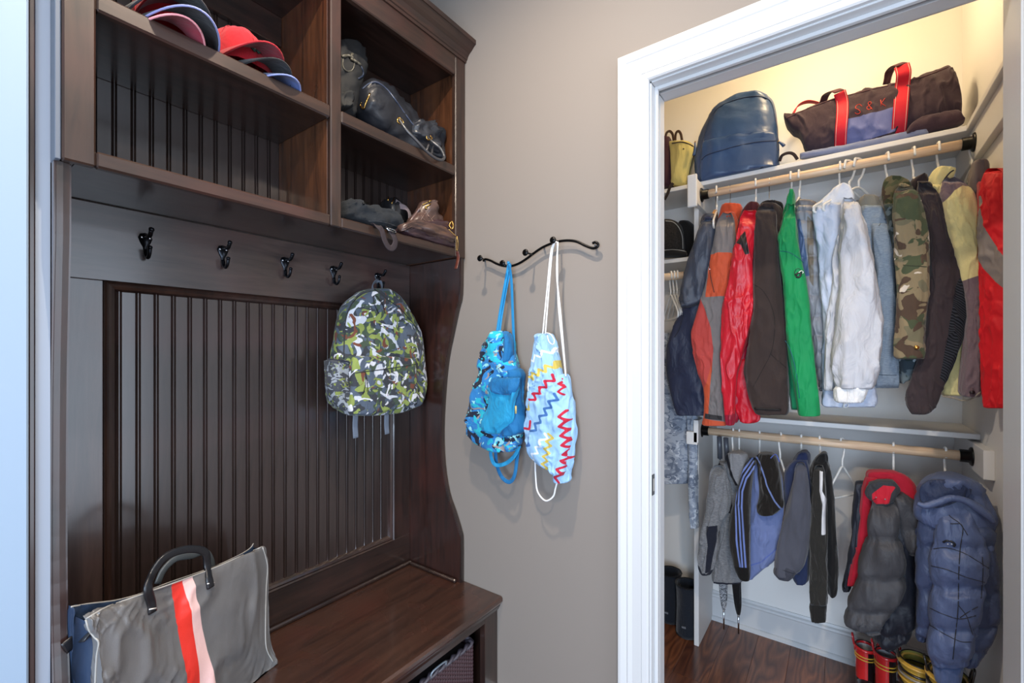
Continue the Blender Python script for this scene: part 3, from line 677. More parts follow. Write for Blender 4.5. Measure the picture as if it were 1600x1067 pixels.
G().tube([tp(776, 522, Yb-.02), tp(781, 490, YW-.05), tp(788, 450, YW-.048), tp(794, 416, YW-.045), kn+np.array((.012, .014, .004)), tp(797, 416, YW-.04), tp(790, 455, YW-.04), tp(784, 490, YW-.045), tp(780, 521, Yb-.015)], .0012, 8, wid=.011, up=(0, -1, 0), k=6).mk('strap', fabric('#1e86bf', .8, .3), bb, True)
G().tube([kn+np.array((.016, .016, 0)), tp(799, 440, YW-.035), tp(801, 490, YW-.035), tp(803, 540, YW-.04), tp(804, 585, Yb+.0)], .0012, 8, wid=.011, up=(0, -1, 0), k=6).mk('strap', fabric('#1d7db2', .8, .3), bb, True)
G().tube([tp(768, 694, Yb-.02), tp(767, 712, Yb-.02), tp(774, 726, Yb-.02), tp(790, 724, Yb-.015), tp(804, 712, Yb-.01), tp(812, 696, Yb)], .0014, 8, wid=.014, up=(0, -1, .2), k=6).mk('lower_strap', BLU, bb, True)
G().tube([tp(774, 700, Yb), tp(776, 725, Yb-.005), tp(784, 745, Yb-.005), tp(796, 753, Yb-.005), tp(804, 742, Yb-.005), tp(808, 715, Yb), tp(810, 700, Yb)], .0014, 8, wid=.014, up=(0, -1, .2), k=6).mk('lower_strap', BLU2, bb, True)

# ---- light blue zigzag drawstring bag
def zz(a, b, n, amp):
    a = np.array(a, float); b = np.array(b, float); d = b-a; L = np.linalg.norm(d); t = d/L; nn = np.array((-t[1], t[0])); out = []
    for i in range(2*n+1): s = i/(2*n); out.append(tuple(a+d*s+nn*amp*(1 if i % 2 else -1)+t*(amp*.25 if i % 2 else 0)))
    return out
cv_ = lambda a, b: (720+a/3.68, 510+b/3.68)
Z = lambda a, b, n, amp=4.6, w_=3.6: [zz(cv_(*a), cv_(*b), n, amp), w_]
white = [Z((430, 200), (560, 130), 3, 4.2, 2.8), Z((398, 380), (432, 330), 1, 4, 2.6), Z((428, 770), (540, 610), 4, 4.5, 2.8)]
yel = [Z((433, 300), (572, 215), 4), Z((392, 480), (445, 440), 1), Z((505, 825), (560, 610), 5)]
red = [Z((445, 425), (572, 285), 4), Z((390, 590), (446, 550), 1), Z((598, 300), (606, 390), 2, 3, 3), Z((612, 480), (632, 750), 5, 4.2, 3.8), Z((632, 740), (575, 880), 3)]
blu = [Z((452, 600), (592, 390), 5), Z((398, 690), (440, 640), 1)]
ZM = fabric('#93bbdf', .7, .1, 700, .1, .3, .6, regs=('#c9973c' if False else '#d9e3ef', '#c2ad52', '#b01a34', '#3a659e'), var=.04)
zb = thing('drawstring_bag', 'pale blue bag with red, yellow and blue zigzags, on the fourth knob', 'bag', q3(855, 785, PL('Y', Yb)), 'bags on the wall rack')
pc0('body', '521,846,858 526,842,861 536,838,866 550,836,871 575,833,876 595,829,882 612,827,890 635,826,892 660,826,893 682,826,893 698,828,892 712,834,890 724,846,888 734,860,886 741,868,884', PL('Y', Yb), .045, .04, ZM, zb, seed=130, fold=.008, fs=(22, 60), fine=True, step=1.2, regs=(('u', white), ('u', yel), ('u', red), ('u', blu)), endf=.08)
bv2 = LAST['bvh']
pc0('side_gusset', '584,879,886 592,878,890 610,880,893 640,882,897 680,880,899 715,874,897 738,868,893 749,868,892 753,873,888', PL('Y', Yb+.012), .034, .02, ZM, zb, seed=131, fold=.006, fine=True, regs=(('u', white[:1]), ('u', yel[:1]), ('u', red), ('u', blu[:1])))
WC = fabric('#e6e6e6', .8, .3, 800, var=.03); k4 = knob_at[3]
G().tube([tp(848, 522, Yb-.03), tp(854, 460, YW-.06), tp(861, 392, YW-.06), k4+np.array((.002, .016, -.002)), tp(863, 392, YW-.055), tp(857, 460, YW-.055), tp(852, 522, Yb-.025)], .0024, 8, k=6).mk('cord', WC, zb, True)
G().tube([k4+np.array((.008, .016, -.004)), tp(870, 430, YW-.05), tp(876, 490, YW-.05), tp(881, 550, YW-.05), tp(884, 588, Yb-.01)], .0026, 8, k=6).mk('cord', WC, zb, True)
G().tube([k4+np.array((.005, .018, -.002)), tp(872, 470, YW-.045), tp(879, 540, YW-.045), tp(884, 588, Yb-.005)], .0024, 8, k=6).mk('cord', WC, zb, True)
G().tube([tp(853, 520, Yb-.04), tp(860, 522, Yb-.045), tp(866, 531, Yb-.045), tp(864, 538, Yb-.045), tp(858, 534, Yb-.045), tp(855, 524, Yb-.04)], .0018, 8, closed=False, k=5).mk('knot_loop', WC, zb, True)
G().tube([tp(836, 718, Yb), tp(837, 745, Yb), tp(840, 768, Yb), tp(852, 782, Yb), tp(864, 776, Yb), tp(868, 762, Yb), tp(871, 751, Yb)], .0027, 8, k=6).mk('bottom_cord', WC, zb, True)

# ---- caps on the upper left cubby shelf
SHZ = H(.684)
def cap(label, x, y, z, col, brim, yaw, tilt=0, s=1., under=None, dome=True, emblem=False, edge=None, roll=0):
    t = thing('baseball_cap', label, 'cap', (x, y, z), 'caps on the top cubby shelf')
    M = fabric(col, .85, .3, 900, .2, .15, .5); cy, sy = math.cos(yaw), math.sin(yaw); ct, st_ = math.cos(tilt), math.sin(tilt); cr_, sr_ = math.cos(roll), math.sin(roll)
    def T(p):
        px_, py_, pz_ = p[0]*s, p[1]*s, p[2]*s
        py_, pz_ = py_*cr_-pz_*sr_, py_*sr_+pz_*cr_
        px_, pz_ = px_*ct+pz_*st_, -px_*st_+pz_*ct
        return (x+px_*cy-py_*sy, y+px_*sy+py_*cy, z+pz_)
    if dome:
        v = []; f = []; n = 36; m_ = 10
        for i in range(m_+1):
            a = i/m_*math.pi/2*.985
            for j in range(n):
                b = 2*math.pi*j/n; rr = math.cos(a)**.8; k = 1+.015*abs(math.sin(3*b)); dz = .006*noise.noise((math.cos(b)*2+x*9, math.sin(b)*2, a*3))
                v.append(T((.088*rr*k*math.cos(b), .078*rr*k*math.sin(b), .105*math.sin(a)*(1+.06*math.cos(b))+dz)))
        for i in range(m_):
            for j in range(n): f.append((i*n+j, i*n+(j+1) % n, (i+1)*n+(j+1) % n, (i+1)*n+j))
        f.append(tuple(range(m_*n, (m_+1)*n))); mk('crown', v, f, M, t, True)
        G().lathe([(.006, 0), (.005, .003), (.001, .005)], T((0, 0, .105)), 'Z', 10).mk('button', M, t, True)
        for b in (0, math.pi/3, -math.pi/3):
            G().tube([T((.0895*math.cos(a)**.8*math.cos(b), .0795*math.cos(a)**.8*math.sin(b), .1065*math.sin(a)*(1+.06*math.cos(b)))) for a in np.linspace(0, math.pi/2*.95, 9)], .0007, 5, sm=False).mk('panel_seam', M, t, True)
        if emblem:
            e_ = G().tube([T((.088, -.012, .035)), T((.086, 0, .045)), T((.088, .012, .036))], .002, 6, wid=.022, up=(cy, sy, .4)).mk('emblem', plain('#1d3a2e', .7), t, True)
            G().tube([T((.091, -.006, .036)), T((.089, .002, .044)), T((.091, .010, .040))], .002, 6).mk('emblem_mark', plain('#c9d2cd', .7), e_, True)
    v = []; f = []; n = 24; m_ = 6                                       # curved bill
    for side in (0, 1):
        for i in range(m_+1):
            for j in range(n+1):
                b = (j/n-.5)*math.pi*.98; r_ = i/m_; ext = .078*math.cos(b)**.6 if abs(math.cos(b)) > 1e-6 else 0
                px_ = .085*math.cos(b)+ext*r_; py_ = .078*math.sin(b)*(1-.05*r_); arch = .042*(1-(py_/.078)**2)-.004-.012*r_
                v.append(T((px_, py_, arch+(.003 if side else 0))))
    q = (m_+1)*(n+1)
    for i in range(m_):
        for j in range(n):
            a = i*(n+1)+j; f.append((a, a+n+1, a+n+2, a+1)); f.append((q+a, q+a+1, q+a+n+2, q+a+n+1))
    o = mk('bill', v, f, fabric(brim, .85, .3, 900), t, True)
    if under: 
        mk('bill_underside', [tuple(np.array(a)+np.array((0, 0, -.0006))) for a in v[:q]], [ff for k, ff in enumerate(f) if k % 2 == 0], fabric(under, .85, .2), o, True)
    G().tube([v[m_*(n+1)+j] for j in range(1, n)], .0022, 6, sm=False).mk('bill_edge', fabric(edge or brim, .8, .2), o, True)
    return t
cap('navy cap lowest in the right cap stack, only its blue bill showing', -1.275, .565, SHZ+.004, '#20242e', '#4a5a8c', R(12), R(6), .96, '#5568a0', dome=False, edge='#7d8bc0')
cap('black cap nested under the red cap with the emblem', -1.275, .545, SHZ+.022, '#1d1d20', '#232326', R(8), R(4), .98, '#1d1d20', dome=False)
cap('red cap with a small green emblem, on top of the right cap stack', -1.275,   .53, SHZ+.042, '#ab1c27', '#a61b27', R(4), R(2), 1.0, '#8a1226', emblem=True)
cap('crimson cap at the bottom of the left cap stack, pink bill underside showing', -1.255, .352, SHZ+.002, '#7d1526', '#b84a5a', R(4), R(4), .92, '#9c2a3e', dome=False, edge='#e79aa2')
cap('dark grey cap with a pale blue bill edge in the left cap stack', -1.255, .372, SHZ+.024, '#2a2b2e', '#2c2d31', R(2), R(6), 1.04, '#2a2a2d', dome=False, edge='#8d94c8')
cap('black cap with a pale edge in the left cap stack, under the red one', -1.24, .362, SHZ+.044, '#222225', '#1f2024', R(0), R(4), 1.04, '#222', dome=False, edge='#c4c4cc') if False else cap('black cap in the left cap stack just under the top red one', -1.255, .362, SHZ+.044, '#222225', '#1f2024', R(0), R(4), 1.04, '#222222', dome=False, edge='#34343a')
cap('bright red cap on top of the left cap stack, cut by the picture edge', -1.29, .385, SHZ+.062, '#b51a24', '#a61b27', R(-10), R(2), .95, '#8a1226')

ZMIN[0] = H(.6845)
# ---- leather bags in the upper right cubby
NV = leather('#12161f', .5, .15, wr=.25); NV2 = leather('#14171b', .75, 0, wr=.2)
t = thing('leather_handbag', 'slouching dark grey leather bag with a bow strap, left in the upper right cubby', 'bag', q3(550, 190, X_(-1.3)), 'leather bags in the upper right cubby')
pc0('body', '69,520,545 73,516,556 82,512,564 95,510,568 108,510,569 120,510,566 132,510,561 145,510,558 160,510,556 175,510,552 190,510,550', X_(-1.30), .05, .05, NV2, t, seed=140, fold=.006, fs=(14, 26))
abv = LAST['bvh']
seam('ring', [(536, 92), (536, 104), (542, 111), (550, 110), (554, 100), (553, 92)], .0022, plain('#5b5a52', .4, .3), t, .003, bvh=abv)
for pts in ([(534, 88), (545, 87), (552, 91)], [(548, 92), (556, 96), (563, 101)], [(548, 90), (551, 84)]): seam('bow_strap', pts, .0045, leather('#5a584f', .45, .1), t, .004, bvh=abv)
seam('side_strap', [(562, 100), (567, 110), (567, 118), (560, 123)], .0028, leather('#28344a', .4, .2), t, .002, bvh=abv)
pc0('lower_fold', '146,528,543 150,526,549 160,524,550 168,524,547 173,528,540', X_(-1.24), .03, .03, leather('#181b1e', .7, 0, wr=.3), t, seed=141, fold=.008, fs=(10, 12))
t = thing('leather_handbag', 'navy leather shoulder bag with gold clips and a long handle over the cubby edge', 'bag', q3(620, 215, X_(-1.25)), 'leather bags in the upper right cubby')
pc0('body', '562,140,176 568,132,186 575,126,196 583,126,204 592,128,212 602,133,218 612,140,224 622,150,230 632,164,236 642,178,242 652,190,248 664,196,254 674,197,258 682,200,262 684,206,262', X_(-1.25), .05, .07, NV, t, cols=True, seed=142, fold=.010, fs=(34, 22), endf=.1)
nb_ = LAST['bvh']
pc0('gathered_end', '640,192,212 648,188,220 656,186,226 664,188,232 672,192,236 680,195,240 683,200,240', X_(-1.22), .03, .03, leather('#272a31', .4, .3, wr=.8), t, cols=True, seed=143, fold=.012, fs=(8, 12))
seam('top_zip', [(566, 139), (578, 130), (590, 129), (606, 141), (622, 162), (636, 182), (650, 199), (668, 206), (676, 200)], .0028, leather('#3a4256', .35, .4), t, .0, bvh=nb_)
for pts in ([(564, 166), (568, 170), (572, 160), (578, 146)],): seam('gold_clip', pts, .0028, GOLD(), t, .004, bvh=nb_)
seam('gold_ring', [(565, 160), (563, 164), (566, 170), (569, 168)], .0018, GOLD(), t, .005, bvh=nb_)
HN = leather('#3b3a3c', .3, .4, grain=.1)
G().tube([q3(623, 186, X_(-1.17)), q3(634, 202, X_(-1.15)), q3(650, 219, X_(-1.135)), q3(666, 236, X_(-1.13)), q3(680, 247, X_(-1.125)), q3(690, 250, X_(-1.125)), q3(694, 245, X_(-1.13)), q3(688, 232, X_(-1.14)), q3(676, 222, X_(-1.16)), q3(668, 214, X_(-1.18))], .0052, 10, k=6).mk('handle', HN, t, True)
G().tube([q3(670, 226, X_(-1.17)), q3(667, 236, X_(-1.17)), q3(674, 240, X_(-1.17)), q3(676, 228, X_(-1.18))], .004, 8, k=5).mk('handle', HN, t, True)
for pts in ([(623, 183), (621, 190), (628, 195), (630, 190), (624, 184)], [(666, 213), (668, 218), (675, 217), (672, 212)]): G().tube([q3(a, b, X_(-1.165)) for a, b in pts], .0024, 8, k=4).mk('gold_ring', GOLD(), t, True)

ZMIN[0] = H(.3805)
# ---- bags in the lower right cubby
t = thing('nylon_bag', 'crumpled slate nylon bag lying left in the lower right cubby', 'bag', q3(575, 345, X_(-1.25)), 'bags in the lower right cubby')
pc0('body', '530,316,344 540,313,348 550,311,352 560,316,357 570,322,361 580,322,364 590,322,366 600,325,366 610,330,364 618,338,363 622,346,361 624,352,358', X_(-1.22), .04, .06, fabric('#22262b', .8, .3, 600, .05, .2, .5), t, cols=True, seed=150, fold=.010, fs=(30, 14))
seam('buckle', [(568, 318), (574, 317)], .004, BLACKM(), t, .003); seam('fold_edge', [(576, 346), (590, 346), (606, 349), (620, 354)], .0015, fabric('#23272d'), t, .001)
t = thing('crossbody_bag', 'black bag with gold clasps and a looped strap behind the brown purse', 'bag', q3(615, 350, X_(-1.32)), 'bags in the lower right cubby')
pc0('body', '602,312,345 608,310,350 616,309,356 624,315,358 632,330,356 636,340,352', X_(-1.30), .03, .05, leather('#17191d', .35, .4), t, cols=True, seed=151, fold=.008)
for pts in ([(606, 313), (607, 308)], [(612, 318), (616, 309)]): seam('gold_clasp', pts, .0022, GOLD(), t, .003)
band('strap', [(618, 316), (626, 322), (634, 335), (638, 350)], X_(-1.27), .024, .0015, fabric('#5a5256', .7), t)
G().tube([q3(624, 322, X_(-1.26)), q3(634, 325, X_(-1.25)), q3(640, 334, X_(-1.24)), q3(640, 350, X_(-1.23))], .0014, 8, wid=.02, up=(1, .3, 0)).mk('strap', fabric('#6b5f63', .7), t, True)
t = thing('quilted_purse', 'brown quilted leather purse with a hanging zip tassel, right in the lower cubby', 'bag', q3(670, 385, X_(-1.2)), 'bags in the lower right cubby')
BP_ = leather('#4f3a33', .36, .2, wr=.4); BP2 = leather('#3a262a', .38, .2, wr=.4)
pc0('body', '624,357,362 630,352,367 640,348,371 650,346,374 660,346,377 670,345,380 680,343,384 690,344,387 700,352,389 708,364,390 711,372,389', X_(-1.17), .03, .06, BP2, t, cols=True, seed=152, fold=.010, fs=(30, 9), endf=.1)
pc0('front_flap', '624,352,362 632,348,358 642,344,356 652,343,360 662,346,364 674,350,370 688,354,374 700,360,378 708,366,380', X_(-1.15), .018, .02, BP_, t, cols=True, seed=153, fold=.008, fs=(26, 12))
pc0('peak', '314,660,673 317,657,676 324,653,678 332,650,682 340,644,686 348,640,690 356,638,692 362,640,694', X_(-1.20), .03, .03, BP_, t, seed=154, fold=.008, fs=(16, 20)); pbv = LAST['bvh']
for pts in ([(662, 325), (668, 335), (674, 342), (680, 350)], [(656, 334), (664, 344), (672, 352)], [(650, 342), (656, 350), (664, 358)], [(672, 325), (664, 334), (656, 346)], [(680, 336), (670, 346), (662, 356)]):
    seam('quilt_seam', pts, .0009, leather('#7d6155', .35, .3), t, .001, bvh=pbv)
for pts in ([(660, 320), (668, 316), (674, 313)], [(664, 323), (669, 321), (673, 318)]): seam('gold_bar', pts, .002, GOLD(), t, .004, bvh=pbv)
seam('snap', [(664, 324), (667, 326)], .003, GOLD(), t, .006, bvh=pbv)
seam('top_rim', [(656, 326), (648, 336), (640, 347), (634, 352)], .004, leather('#6b5550', .35, .3), t, .004, bvh=pbv)
G().tube([q3(706, 346, X_(-1.13)), q3(708, 353, X_(-1.125)), q3(706, 358, X_(-1.13)), q3(702, 352, X_(-1.14))], .003, 8, closed=True).mk('ring', GOLD(), t, True)
zt = G().tube([q3(701, 358, X_(-1.13)), q3(707, 364, X_(-1.125)), q3(713, 369, X_(-1.12))], .0015, 6).mk('zip_pull', GOLD(), t, True)
for dx in (-1.2, 1.6): G().tube([q3(713.5+dx*.3, 369, X_(-1.12)), q3(714+dx, 380, X_(-1.12)), q3(713.5+dx*.6, 392, X_(-1.12))], .0013, 6).mk('bead_chain', GOLD(), zt, True)
G().tube([q3(714, 393, X_(-1.12)), q3(716, 402, X_(-1.12)), q3(714, 413, X_(-1.12)), q3(712, 420, X_(-1.12))], .0015, 10, wid=.014, up=(0, 1, 0), k=5).mk('leather_tag', leather('#5a2c22', .35, .3), zt, True)
t = thing('webbing_strap', 'mauve grey webbing strap looping over the lower cubby edge', 'strap', q3(605, 388, X_(-1.12)), 'bags in the lower right cubby')
G().tube([q3(582, 353, X_(-1.16)), q3(590, 353, X_(-1.128)), q3(597, 361, X_(-1.12)), q3(601, 375, X_(-1.118)), q3(607, 386, X_(-1.118)), q3(614, 387, X_(-1.118)), q3(618, 378, X_(-1.118)), q3(615, 368, X_(-1.12)), q3(610, 361, X_(-1.128)), q3(606, 356, X_(-1.15))], .0014, 8, wid=.020, up=(1, 0, .1), k=6).mk('webbing', fabric('#332c2f', .7, .3, 600, 0, .2), t, True)
G().tube([q3(603, 355, X_(-1.12)), q3(617, 360, X_(-1.12)), q3(619, 364, X_(-1.118)), q3(606, 359, X_(-1.118))], .0022, 6, closed=True, sm=False).mk('buckle', CHROME(), t, True)

ZMIN[0] = None
# ================================================================== CLOTHES IN THE CLOSET
def rows_of(s): return [tuple(map(float, r.split(','))) for r in s.split()]
GU = 'jackets on the upper closet rod'; GL = 'children\'s clothes on the lower closet rod'
def garment(name, label, cat, base, Y, group=None):
    return thing(name, label, cat, q3(base[0], base[1], PL('Y', Y)), group)
def Y_(v): return PL('Y', v)
def pc(part, rows, Y, f, b, mat, parent, **kw):
    if part == 'sleeve' and not hasattr(f, '__len__'): f = [-.045, f*.35, f*.8]+[f]*8
    return loft(part, rows_of(rows) if isinstance(rows, str) else rows, Y_(Y) if np.isscalar(Y) else Y, f, b, mat, parent, **kw)

# --- hangers (local model: hook round the origin = rod centre; shoulders along Y)
def tube_hanger(name, label, mat, wid=.20, group='white plastic clothes hangers'):
    t = thing(name, label, 'hanger', (0, 0, 0), group); r = .0175+.0045
    hk = [(0, -r*math.cos(a), r*math.sin(a)) for a in np.linspace(R(-5), R(150), 9)]
    hk = [(0, -p[1], p[2]) for p in hk][::-1]
    pts = [(0, -.019, -.012)]+hk[1:]+[(0, r*.95, -.012), (0, .010, -.045), (0, 0, -.060), (0, 0, -.085)]
    G().tube(pts, .0036, 8, k=3).mk('hook', mat, t, True)
    G().tube([(0, 0, -.085), (0, wid*.35, -.112), (0, wid*.93, -.165), (0, wid, -.182), (0, wid*.9, -.196), (0, 0, -.198), (0, -wid*.9, -.196), (0, -wid, -.182), (0, -wid*.93, -.165), (0, -wid*.35, -.112)], .0042, 8, closed=True, k=3).mk('shoulder_loop', mat, t, True)
    return t
def wood_hanger(label):
    t = thing('wooden_hanger', label, 'hanger', (0, 0, 0), 'wooden hangers under the jackets'); r = .0185
    hk = [(0, r*math.cos(a), r*math.sin(a)) for a in np.linspace(R(-40), R(190), 10)]
    G().tube(hk[::-1]+[(0, .012, -.03), (0, 0, -.042), (0, 0, -.085)] if False else [(0, -.018, -.012)]+[(0, -r*math.cos(a), r*math.sin(a)) for a in np.linspace(0, math.pi*.97, 9)]+[(0, .012, -.03), (0, 0, -.045), (0, 0, -.09)], .0016, 6, k=2).mk('hook', CHROME(), t, True)
    m = plain('#b98a55', .4, 0, .2)
    G().tube([(0, -.19, -.175), (0, -.10, -.125), (0, -.02, -.092), (0, .02, -.092), (0, .10, -.125), (0, .19, -.175)], [.006, .009, .013, .013, .009, .006], 8, wid=.016, up=(0, 0, 1)).mk('shoulder_bar', m, t, True)
    return t
def dup(root, label):
    r_ = root.copy(); COL.objects.link(r_); r_['label'] = label
    for ch in list(root.children):
        c = ch.copy(); COL.objects.link(c); c.parent = r_
    return r_
hang0 = tube_hanger('clothes_hanger', '', WHITEP(), .13); used = []
def put_hanger(px, zc, label, rz=0, tilt=0, small=1., first=hang0):
    z = RZU if zc else RZL
    h = first if first.name not in used else dup(first, label)
    if first.name not in used: used.append(first.name)
    h['label'] = label
    p = Q(px, 550-(z-CZ)*1, Y_(RODY)); h.location = (p[0], RODY, z); h.rotation_euler = (0, tilt, R(rz)); h.scale = (1, small, 1)
    return h
wh0 = wood_hanger('')
for px, rz, lab in ((1120, 8, 'white plastic hanger holding the navy rain jacket, far left'), (1181, 4, 'white plastic hanger holding the bright red shell jacket'),
                    (1236, -3, 'white plastic hanger holding the green jacket'), (1249, -6, 'white plastic hanger holding the grey quilted vest'),
                    (1312, 4, 'white plastic hanger under the white windbreaker collar'), (1327, -4, 'bare white hanger hooked just right of the white windbreaker'), (1342, -10, 'white plastic hanger holding the denim jacket'),
                    (1386, 12, 'white plastic hanger holding the green camouflage jacket'), (1427, 8, 'white plastic hanger holding the dark brown jacket beside the camouflage one'),
                    (1466, 4, 'white plastic hanger holding the yellow fleece'), (1519, 10, 'white plastic hanger at the right rod end, holding the red and grey jacket')):
    put_hanger(px, 1, lab, rz if px not in (1327, 1342) else -32, 0, 1.5 if px in (1120, 1327, 1342) else 1)
for px, lab in ((1118, 'wooden hanger with wire hook beside the navy rain jacket'), (1141, 'wooden hanger with wire hook in the orange and grey jacket'), (1202, 'wooden hanger with wire hook in the dark brown jacket')):
    put_hanger(px, 1, lab, 6, 0, .8, wh0)
LH = .62
for px, rz, lab in ((1145, 20, 'small white hanger holding the grey hoodie'), (1155, 10, 'small white hanger just right of the grey hoodie\'s hanger'), (1187, 6, 'small white hanger holding the black and blue striped hoodie'),
                    (1252, 3, 'small white hanger holding the slate sweatshirt'), (1281, -3, 'small white hanger holding the black zip jacket with white stripe'),
                    (1396, -4, 'small white hanger holding the grey and red puffer jacket'), (1477, 4, 'small white hanger holding the blue puffer jacket')):
    put_hanger(px, 0, lab, rz, 0, LH)
put_hanger(1219, 0, 'empty small white hanger between the striped hoodie and slate sweatshirt', 28, 0, LH)
put_hanger(1316, 0, 'empty white hanger between the black jacket and the grey puffer', -32, 0, LH)
for k, (px, rz) in enumerate(((1048, 30), (1053, 28), (1058, 25))):
    h = put_hanger(px, 1, 'bare white hanger in the left bay, %s of the three' % ['leftmost', 'middle', 'rightmost'][k], rz); h.location.z = RZS; h['group'] = 'bare white hangers left of the divider'

# 1 navy rain jacket
NAVY = fabric('#252c45', .55, .1, 700, .05, .45, .5); SLATE = fabric('#3b414f', .5, .1, 700, .05, .45, .5)
t = garment('rain_jacket', 'navy rain jacket with slate grey sleeve, leftmost on the upper rod', 'jacket', (1080, 648), 1.98, GU)
pc('body', '338,1100,1118 350,1096,1122 380,1092,1124 430,1086,1118 480,1066,1112 520,1048,1108 550,1042,1108 580,1042,1110 610,1047,1112 635,1054,1112 646,1057,1110 649,1060,1106', 2.0, .035, .10, NAVY, t, seed=1, fold=.008)
pc('sleeve', '341,1101,1116 352,1094,1119 375,1086,1117 400,1078,1113 430,1070,1108 455,1065,1104 468,1062,1100 474,1063,1092 480,1064,1078', 1.94, .03, .05, SLATE, t, seed=2, fold=.009)
seam('zip', [(1068, 492), (1064, 505), (1060, 517), (1054, 527)], .0012, BLACKM(), t, .002)
pc('collar', '334,1104,1114 338,1098,1119 348,1095,1122 362,1100,1124 374,1108,1124', 2.03, .03, .06, SLATE, t, seed=3)
# 2 orange / grey jacket
ORG = '#c2502f'; t = garment('ski_jacket', 'orange and grey hooded shell jacket between the navy and the bright red one', 'jacket', (1115, 660), 1.94, GU)
pc('body', '332,1132,1148 350,1126,1154 390,1122,1152 440,1115,1146 500,1098,1140 560,1092,1138 620,1102,1138 655,1104,1134', 1.99, .03, .10, fabric('#a8432a', .7, .2, 800, .1, .3), t, seed=4)
m2 = fabric('#77706e', .7, .15, 800, .1, .3, .3, regs=(ORG, '#b5413a', '#c2502f', '#2e2a2b'))
pc('sleeve', '332,1130,1142 345,1121,1146 365,1117,1147 390,1113,1147 420,1107,1143 450,1101,1139 480,1091,1133 505,1084,1131 524,1080,1131 550,1083,1131 580,1090,1131 605,1098,1132 625,1100,1133 650,1099,1134 662,1098,1135 665,1104,1134', 1.93, .026, .07, m2, t, seed=5, fold=.005, fine=True,
   regs=([(1112, 399), (1125, 396), (1145, 396), (1140, 463), (1104, 465), (1106, 440)], [(1096, 466), (1104, 486), (1113, 512), (1117, 545), (1115, 580), (1104, 614), (1070, 600), (1070, 500)], ('u', [[(1116, 560), (1108, 650), (1090, 660), (1098, 610), (1106, 600)], [(1094, 652), (1140, 659), (1140, 670), (1090, 670)]]), [(1103, 645), (1130, 649), (1130, 656), (1102, 653)]))
seam('zip', [(1108, 412), (1109, 424), (1112, 440), (1116, 457)], .0013, plain('#3a2320', .5), t, .001); seam('zip_pull', [(1108, 408), (1109, 422)], .002, CHROME(), t, .001)
pc('collar', '319,1138,1155 322,1128,1158 332,1124,1158 345,1121,1154 358,1118,1150 370,1117,1134', 2.02, .035, .05, fabric('#c04a28', .8), t, seed=6)
# 3 bright red jacket
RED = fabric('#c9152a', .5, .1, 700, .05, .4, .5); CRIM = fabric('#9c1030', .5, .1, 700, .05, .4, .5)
t = garment('shell_jacket', 'bright red shell jacket with black shoulder, left of the dark brown jacket', 'jacket', (1150, 662), 1.92, GU)
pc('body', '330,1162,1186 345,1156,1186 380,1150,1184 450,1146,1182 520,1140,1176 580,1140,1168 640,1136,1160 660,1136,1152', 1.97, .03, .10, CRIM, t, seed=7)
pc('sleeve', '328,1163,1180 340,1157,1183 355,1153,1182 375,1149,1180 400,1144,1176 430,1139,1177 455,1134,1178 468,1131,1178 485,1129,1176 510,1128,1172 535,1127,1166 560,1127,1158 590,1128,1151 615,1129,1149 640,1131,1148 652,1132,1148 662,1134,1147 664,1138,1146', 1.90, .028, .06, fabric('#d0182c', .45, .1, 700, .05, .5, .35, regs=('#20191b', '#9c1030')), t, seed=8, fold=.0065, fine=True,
   regs=([(1152, 381), (1166, 362), (1172, 398), (1166, 400), (1160, 385)], [(1128, 648), (1150, 646), (1150, 668), (1128, 668)]))
pc('cuff', '560,1158,1168 580,1152,1171 605,1149,1175 630,1150,1182 646,1154,1188 656,1158,1187 661,1164,1178', 1.95, .02, .04, RED, t, seed=9, fold=.008)
pc('collar', '317,1172,1184 320,1167,1188 330,1161,1188 345,1158,1184 352,1158,1176', 2.02, .03, .04, fabric('#4a1a20', .8), t, seed=10)
# 4 dark brown softshell
BRN = fabric('#352b29', .8, .2, 800, .15, .2, .3)
t = garment('softshell_jacket', 'dark brown softshell jacket between the red and the green jackets', 'jacket', (1205, 646), 1.92, GU)
pc('body', '318,1192,1212 326,1184,1222 345,1180,1224 380,1178,1224 430,1177,1224 480,1178,1226 530,1176,1230 580,1170,1232 620,1172,1232 645,1178,1232', 1.97, .03, .10, BRN, t, seed=11)
o = pc('sleeve', '322,1190,1208 330,1184,1212 350,1180,1214 390,1177,1217 440,1175,1221 480,1176,1224 520,1172,1228 555,1166,1230 580,1163,1231 605,1167,1232 630,1173,1232 643,1178,1232 648,1184,1230', 1.89, .03, .07, BRN, t, seed=12, fold=.007)
for pts in ([(1177, 444), (1190, 452), (1202, 470), (1209, 492), (1210, 520), (1205, 550), (1190, 580), (1176, 606)], [(1204, 553), (1214, 562), (1228, 574)]): seam('seam', pts, .0008, plain('#120d0d', .8), t, .0005)
seam('cuff_tab', [(1180, 638), (1195, 639), (1220, 640)], .004, plain('#191415', .8), t, .001)
pc('collar', '315,1196,1214 318,1188,1222 326,1184,1224 340,1181,1224 356,1184,1223 372,1196,1222', 2.01, .03, .05, fabric('#211b1c', .9, regs=('#0e0e14',)), t, seed=13, regs=([(1205, 324), (1224, 318), (1226, 375), (1212, 372), (1207, 345)],), fine=True)
